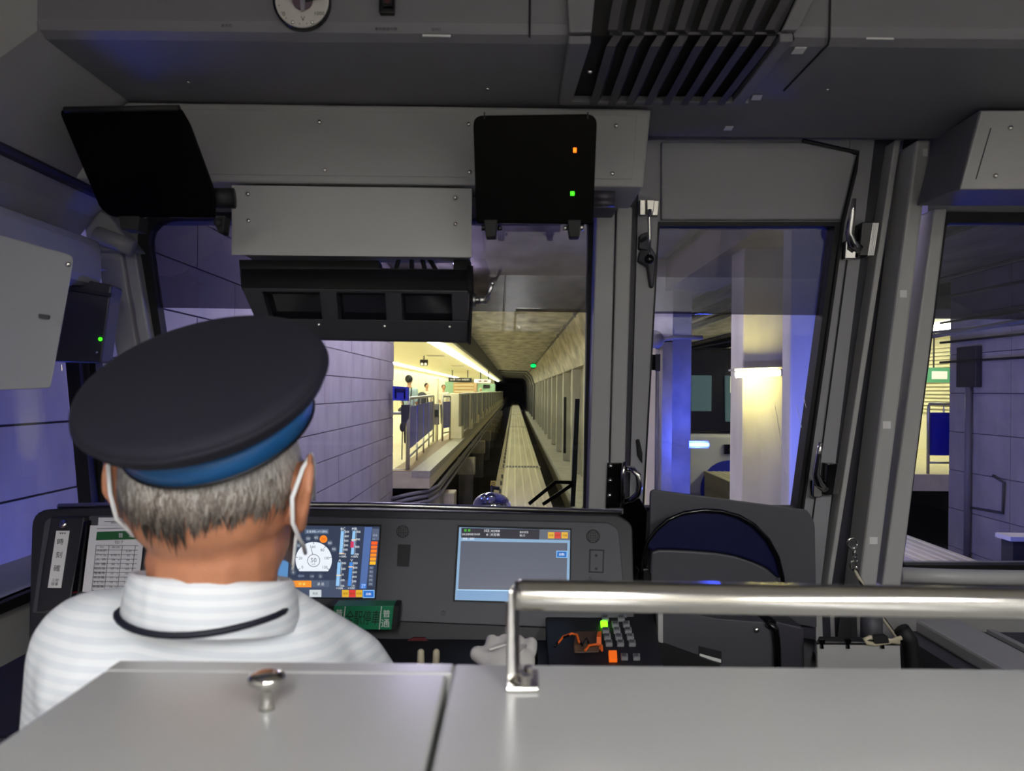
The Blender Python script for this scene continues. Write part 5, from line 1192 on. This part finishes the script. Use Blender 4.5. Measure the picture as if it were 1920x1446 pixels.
for k in range(5):  # fill tubes added out of view to light the left tunnel wall
    t = thing('fill_lamp', ('nearest', 'second', 'third', 'fourth', 'farthest')[k] + ' violet-white tube lamp on the tunnel ceiling above the windscreen', 'lamp', 'tunnel ceiling lamps'); y = 5.3 + k * 1.28
    obj('tube', MB().tube([(-.85, y, 1.80), (-.85, y + 1.1, 1.80)], .03, 8), 'fill_violet', t); obj('housing', MB().box(-.91, -.79, y - .05, y + 1.15, 1.835, ZC), 'pipe_grey', t)
for k in range(2):  # more added tubes, hidden from view, to brighten the far wall
    t = thing('fill_lamp', ('nearer', 'farther')[k] + ' violet-white tube lamp on the ceiling over the opposite track', 'lamp', 'opposite ceiling lamps'); y = 4.2 + k * 1.9
    obj('tube', MB().tube([(4.9, y, 1.80), (4.9, y + 1.5, 1.80)], .03, 8), 'fill_violet', t); obj('housing', MB().box(4.84, 4.96, y - .05, y + 1.55, 1.835, ZC), 'pipe_grey', t)
# tunnel ceiling services, signal
m = MB(); m.tube([(1.46, 5, ZC - .05), (1.46, 140, ZC - .05)], .045, 8); cd = one('ceiling_conduit', m, 'pipe_grey', 'grey conduit running along the tunnel ceiling on the right', 'conduit', smooth=True)
cm_ = mesh_of('coupling', MB().cyl((1.46, 0, ZC - .05), (1.46, .22, ZC - .05), .075, n=10)); cm_.materials.append(MATS['pipe_grey'])
for i in range(22):
    o = bpy.data.objects.new('coupling', cm_); C.objects.link(o); o.parent = cd; o.location = (0, 7.5 + i * 3.4, 0)
t = thing('signal_lamp', 'bright green signal light under the tunnel ceiling', 'signal')
p = P(1000, 686, 50); m = MB(); m.tube([p, p + Vector((0, .2, 0))], .19, 18); obj('case', m, 'cable', t); m = MB(); m.ell(p + Vector((0, -.03, 0)), (.19, .08, .12), None, 16, 10); obj('lens', m, 'signal_green', t, smooth=True)
for i in range(10):
    y = 66 + i * 8; m = MB(); m.tube([(1.77, y, -2.55), (1.77, y, .55), (1.52, y, 1.30), (1.1, y, 1.72), (-1.4, y, 1.78)], .08, 8); one('tunnel_rib', m, 'pipe_grey', ORD[i] + ' steel rib arching over the far dark tunnel', 'rib', 'tunnel ribs', smooth=True)
for k, (x, z) in enumerate(((1.80, -.2),)):
    m = MB(); m.box(1.78, 1.86, 26.3, 26.6, -2.2, -.2); one('wall_ladder', m, 'cable', 'small dark marker post on the right tunnel wall', 'post')
# outside wiper and nose lamp
t = thing('windscreen_wiper', 'black windscreen wiper standing upright at the right edge of the glass', 'wiper')
WO = plane(1.70, -.20); g = lambda x, y, o=.06: WO(x, y, o)
m = MB(); m.px([(1079, 748), (1087, 748), (1082, 880), (1078, 950), (1070, 950), (1073, 880)], WO, .012, .06); obj('blade', m, 'gasket', t)
m = MB(); m.tube([g(1075, 905, .055), g(1042, 904, .055), g(992, 945, .055)], .005, 6); obj('arm', m, 'black_gloss', t); m = MB(); m.tube([g(1074, 908, .06), g(1018, 946, .06)], .005, 6); obj('arm', m, 'black_gloss', t)
t = thing('nose_lamp', 'domed chrome lamp housing on the train nose at the foot of the windscreen', 'lamp')
nc = P(922, 948, 2.25)
m = MB(); m.ell(nc, (.058, .05, .040), None, 24, 14); obj('housing', m, 'chrome', t, smooth=True)
for x, r in ((908, .010), (921, .014)):
    p = P(x, 932, 2.205); m = MB(); m.cyl(p, p + Vector((0, -.01, .0)), r, n=16); obj('lens', m, 'chrome', t, smooth=True)
t = thing('yellow_tag', 'tiny yellow two-bar marker on a stalk above the nose lamp', 'marker')
m = MB(); m.ring([P(920, 902, 2.4), P(930, 902, 2.4), P(929, 911, 2.4), P(919, 911, 2.4)], [P(922, 904, 2.4), P(928.4, 904, 2.4), P(927.6, 909, 2.4), P(921, 909, 2.4)], (0, .006, 0)); m.prism([P(921, 905.8, 2.4), P(929, 905.8, 2.4), P(929, 907.2, 2.4), P(921, 907.2, 2.4)], (0, .006, 0)); obj('plate', m, 'yellow_tag', t)
m = MB(); m.tube([P(922, 911, 2.4), P(921, 928, 2.3)], .003, 6); obj('stalk', m, 'cable', t); obj('clip', MB().prism([P(925, 913, 2.4), P(937, 914, 2.4), P(936, 920, 2.4), P(925, 918, 2.4)], (0, .02, 0)), 'cable', t)
struct('train_nose', MB().box(-.9, 1.9, 1.85, 2.35, -1.6, -.86), 'train_white')

# ------------------------------------------------------------------ opposite side
def column(x0, x1, y, lab, m_, dp=.42):
    t = thing('tunnel_column', lab, 'column'); obj('shaft', MB().box(x0, x1, y, y + dp, ZG, ZC - .35), m_, t, bevel=.015); obj('head', MB().box(x0 - .12, x1 + .12, y - .1, y + dp + .1, ZC - .35, ZC), m_, t, bevel=.02); return t
column(2.28, 2.70, 7.4, 'concrete column carrying the bright tube, seen through the door window', 'pilaster')
column(2.28, 2.70, 11.3, 'blue-lit concrete column left of the opposite train', 'concrete')
column(1.86, 2.2, 5.0, 'wide blue-lit column right of the one with the tube', 'pilaster', .16)
t = thing('column_lamp', 'bright fluorescent tube fixed across the concrete column', 'lamp')
a, b_ = P(1380, 703, 7.1), P(1462, 699, 7.1)
m = MB(); m.tube([a, b_], .028, 10); obj('tube', m, 'tube_near', t, smooth=True); m = MB(); m.tube([b_, P(1476, 698.5, 7.1)], .034, 10); obj('end_cap', m, 'pipe_grey', t)
m = MB(); m.prism([a + Vector((0, .05, .04)), b_ + Vector((.08, .05, .04)), b_ + Vector((.08, .05, .06)), a + Vector((0, .05, .06))], (0, .2, 0)); obj('bracket', m, 'pipe_grey', t)
for i, x in enumerate((1217, 1225, 1234)):
    p = P(x, 700, 10.9); m = MB(); m.tube([(p.x, p.y, -2.6), (p.x, p.y, .55 - .1 * i)], .032, 8); one('wall_pipe', m, 'pipe_grey', ('left', 'middle', 'right')[i] + ' of the three upright pipes beside the blue-lit column', 'pipe', 'column pipes', smooth=True)
t = thing('junction_box', 'dark junction box with bent pipes above the three upright pipes', 'box')
p = P(1224, 680, 10.45); m = MB(); m.box(p.x - .10, p.x + .10, p.y - .05, p.y + .1, p.z - .12, p.z + .12); obj('case', m, 'cable', t, bevel=.01); m = MB(); m.ell(p + Vector((0, .0, .32)), (.16, .1, .14), None, 14, 10); m.tube([p + Vector((0, 0, .3)), p + Vector((.3, 0, .36)), p + Vector((.7, 0, .36))], .03, 8); obj('cable_elbow', m, 'pipe_grey', t, smooth=True)
def blue_lamp(lab, loc, e, wd=.28):
    t = thing('blue_lamp', lab, 'lamp'); x, y, z = loc
    obj('tube', MB().box(x - wd / 2, x + wd / 2, y - .02, y + .02, z - .025, z + .025), 'blue_lamp', t, bevel=.01); obj('bracket', MB().box(x - wd / 2, x + wd / 2, y + .03, y + .07, z - .05, z + .05), 'pipe_grey', t)
    light('blue_lamp_glow', 'POINT', (x, y - .15, z + .02), e, (.06, .10, 1.0), .12)
p = P(1311, 834, 10.6); blue_lamp('glowing blue safety lamp low beside the blue-lit column', tuple(p), 120)
blue_lamp('blue safety lamp on the tunnel columns hidden behind the right pillar', (2.02, 4.15, -.85), 110)
blue_lamp('blue safety lamp beside the left side window on the tunnel wall', (-1.82, 2.4, -1.25), 75)
# cable runs under the ceiling on the right
for i in range(7):
    x = 2.95 + i * .27; t = thing('cable_tray', ('first' , 'second', 'third', 'fourth', 'fifth', 'sixth', 'seventh')[i] + ' cable tray from the columns under the right tunnel ceiling', 'cable tray', 'ceiling cable trays')
    obj('tray', MB().box(x, x + .13, 3, 60, 1.62, 1.70), 'pilaster' if i % 2 == 0 else 'girder', t); obj('cables', MB().box(x + .015, x + .115, 3, 60, 1.70, 1.76), 'cable', t)
    for k in range(8): obj('hanger', MB().box(x + .05, x + .08, 4 + k * 4, 4.05 + k * 4, 1.70, ZC), 'girder', t)
m = MB(); m.box(2.15, 2.85, -1, 10.6, 1.45, ZC); one('column_beam', m, 'concrete', 'heavy concrete ceiling beam carried by the columns', 'beam')
for i, (x0, y0, x1, y1) in enumerate(((1290, 645, 1540, 580), (1290, 655, 1545, 603), (1340, 660, 1555, 640), (1400, 690, 1560, 662))):
    a, b_ = P(x0, y0, 14), P(x1, y1, 8.6 if i < 3 else 6.5); m = MB(); m.tube([a, a.lerp(b_, .5) - Vector((0, 0, .015)), b_ + (b_ - a) * .8], .012, 6); one('overhead_wire', m, 'cable', ('topmost', 'second', 'third', 'lowest')[i] + ' thin black wire crossing the concrete column', 'wire', 'tunnel wires')
# far wall of the opposite track and its platform
fw = struct('tunnel_wall_far', MB().box(7.12, 7.4, -4, YS + .3, ZG, ZC), 'joint_dark')
fb = mesh_of('block', MB().box(-.02, 0, .006, 1.5 - .006, .006, .62 - .006)); fb.materials.append(MATS['concrete_block'])
for r in range(8):
    for k in range(6):
        o = bpy.data.objects.new('block', fb); C.objects.link(o); o.parent = fw; o.location = (7.125, YS + .3 - (k + 1) * 1.5 , ZG + .13 + r * .62)
struct('far_platform_floor', MB().box(6.45, 12, YS + .3, 60, ZP - .27, ZP), 'platform_tile'); struct('far_platform_ceiling', MB().box(6.6, 12, YS + .3, 60, 1.25, 1.4), 'cream_tile')
lv = struct('far_platform_wall', MB().box(9.6, 10, YS, 60, ZP, 1.25), 'cream_panel')
for k in range(18): obj('louvre', MB().box(9.52, 9.6, YS + .4, 30, ZP + .9 + k * .085, ZP + .95 + k * .085), 'louvre', lv)
for i in range(6):
    o = bpy.data.objects.new('fluorescent_lamp', tm); C.objects.link(o); o.location = (7.6, YS + .6 + i * 4.2, -.02); tag(o, ORD[i] + ' fluorescent tube from the train over the opposite platform', 'lamp', 'opposite platform lamps')
t = fence('blue-panelled fence at the opposite platform end, in the right window', (6.85, YS + .45), (7.35, YS + .45), ZP + .30, ZP + 1.15, True, 1, 0)
t = fence('open steel fence beside the opposite blue fence', (7.42, YS + .5), (7.95, YS + .5), ZP + .30, ZP + .95, False, 2, 0)
t = thing('exit_sign', 'pale green sign hanging over the opposite platform', 'sign'); obj('board', MB().box(8.35, 9.3, 15.0, 15.06, .25, .55), 'exit_green', t); m = MB(); m.box(8.45, 8.75, 14.98, 15.0, .32, .48); obj('pictogram', m, 'sign_white', t)
for x in (8.5, 9.15): m = MB(); m.tube([(x, 15.03, .55), (x, 15.03, 1.25)], .015, 6); obj('hanger', m, 'cable', t)
t = thing('wall_panel_box', 'dark box high on the lavender wall in the right window', 'box')
p = P(1812, 690, 11.5); obj('case', MB().box(7.0, 7.1, p.y - .25, p.y + .25, p.z - .30, p.z + .33), 'dark_trim', t, bevel=.01); m = MB(); m.tube([(7.05, p.y, p.z - .3), (7.05, p.y, -2.6)], .05, 8); obj('downpipe', m, 'pipe_grey', t, smooth=True)
W7 = lambda x, y: P(x, y, 7.06 * F_PX / (x - CX))
t = thing('bracket_pipe', 'thin pipe frame bent at right angles on the wall in the right window', 'pipe'); m = MB(); m.tube([W7(1862, 892), W7(1882, 905), W7(1880, 962), W7(1810, 950)], .02, 8); obj('pipe', m, 'girder', t, smooth=True)
for i in range(3):
    z = 1.15 - i * .32; m = MB(); m.tube([(6.95, 2, z + .12), (6.95, 7, z), (6.95, YS + .3, z + .02)], .02, 6); one('wall_cable', m, 'cable', ('upper', 'middle', 'lower')[i] + ' black cable along the far wall in the right window', 'cable', 'far wall cables')
t = thing('trackside_case', 'small trackside equipment case with pale lid at the right edge', 'case'); p = P(1905, 1020, 5.0); obj('body', MB().box(p.x - .02, p.x + .5, p.y, p.y + .12, p.z - .5, p.z + .02), 'cable', t); obj('lid', MB().box(p.x - .05, p.x + .55, p.y - .02, p.y + .14, p.z + .02, p.z + .05), 'pilaster', t)
struct('far_trackbed', MB().box(2.8, 7.1, -3, YS, -2.9, -2.6), 'trench')
# opposite train
t = thing('opposite_train', 'opposite monorail train with dark front windows and white rounded skirt', 'train')
X0, X1, Y0 = 3.5, 6.46, 18.0
obj('body', MB().box(X0, X1, Y0 + .3, Y0 + 30, -2.3, 1.1), 'train_white', t, bevel=.15, seg=3)
obj('front_mask', MB().prism([(X0 + .02, Y0 + .05, -.98), (X1 - .02, Y0 + .05, -.98), (X1 - .02, Y0 + .2, 1.10), (X0 + .02, Y0 + .2, 1.10)], (0, .3, 0)), 'train_dark', t, bevel=.05)
for x0, x1, z0, z1, mm in ((X0 + .82, X0 + 1.3, -.45, .42, 'train_window'), (X0 + 1.65, X0 + 2.35, -.70, .42, 'train_window'), (X0 + 1.75, X0 + 2.25, .0, .40, 'train_window_lit')): obj('window', MB().box(x0, x1, Y0 + .02 if mm == 'train_window' else Y0, Y0 + .2, z0, z1), mm, t, bevel=.01)
obj('skirt', MB().prism([(X0, Y0 - .05, -2.5), (X1, Y0 - .05, -2.5), (X1, Y0 + .02, -1.0), (X0, Y0 + .02, -1.0)], (0, .4, 0)), 'train_white', t, bevel=.08)
m = MB(); m.tube([(X0 + 1.75, Y0 + .02, -2.35), (X0 + 1.75, Y0 - .08, -2.35)], .72, 28); obj('skirt_arch', m, 'box_blue', t)
m = MB(); m.box(X0 + 1.6, X0 + 2.4, Y0 - .10, Y0 + .1, -1.48, -1.25); obj('lamp_recess', m, 'train_dark', t)
for k in range(2): m = MB(); m.ell((X0 + 1.78 + k * .25, Y0 - .12, -1.36), (.09, .04, .07), None, 12, 8); obj('headlamp', m, 'chrome', t, smooth=True)

# ------------------------------------------------------------------ origins of the grouped things
bpy.context.view_layer.update()
for e in EMPTIES:
    lo = Vector((1e9,) * 3); hi = -lo
    for ch in e.children:
        if ch.type != 'MESH': continue
        for v in ch.data.vertices:
            for k in range(3): lo[k] = min(lo[k], v.co[k]); hi[k] = max(hi[k], v.co[k])
    base = Vector(((lo.x + hi.x) / 2, (lo.y + hi.y) / 2, lo.z)); e.location = base
    for ch in e.children: ch.matrix_parent_inverse = Matrix.Translation(-base)
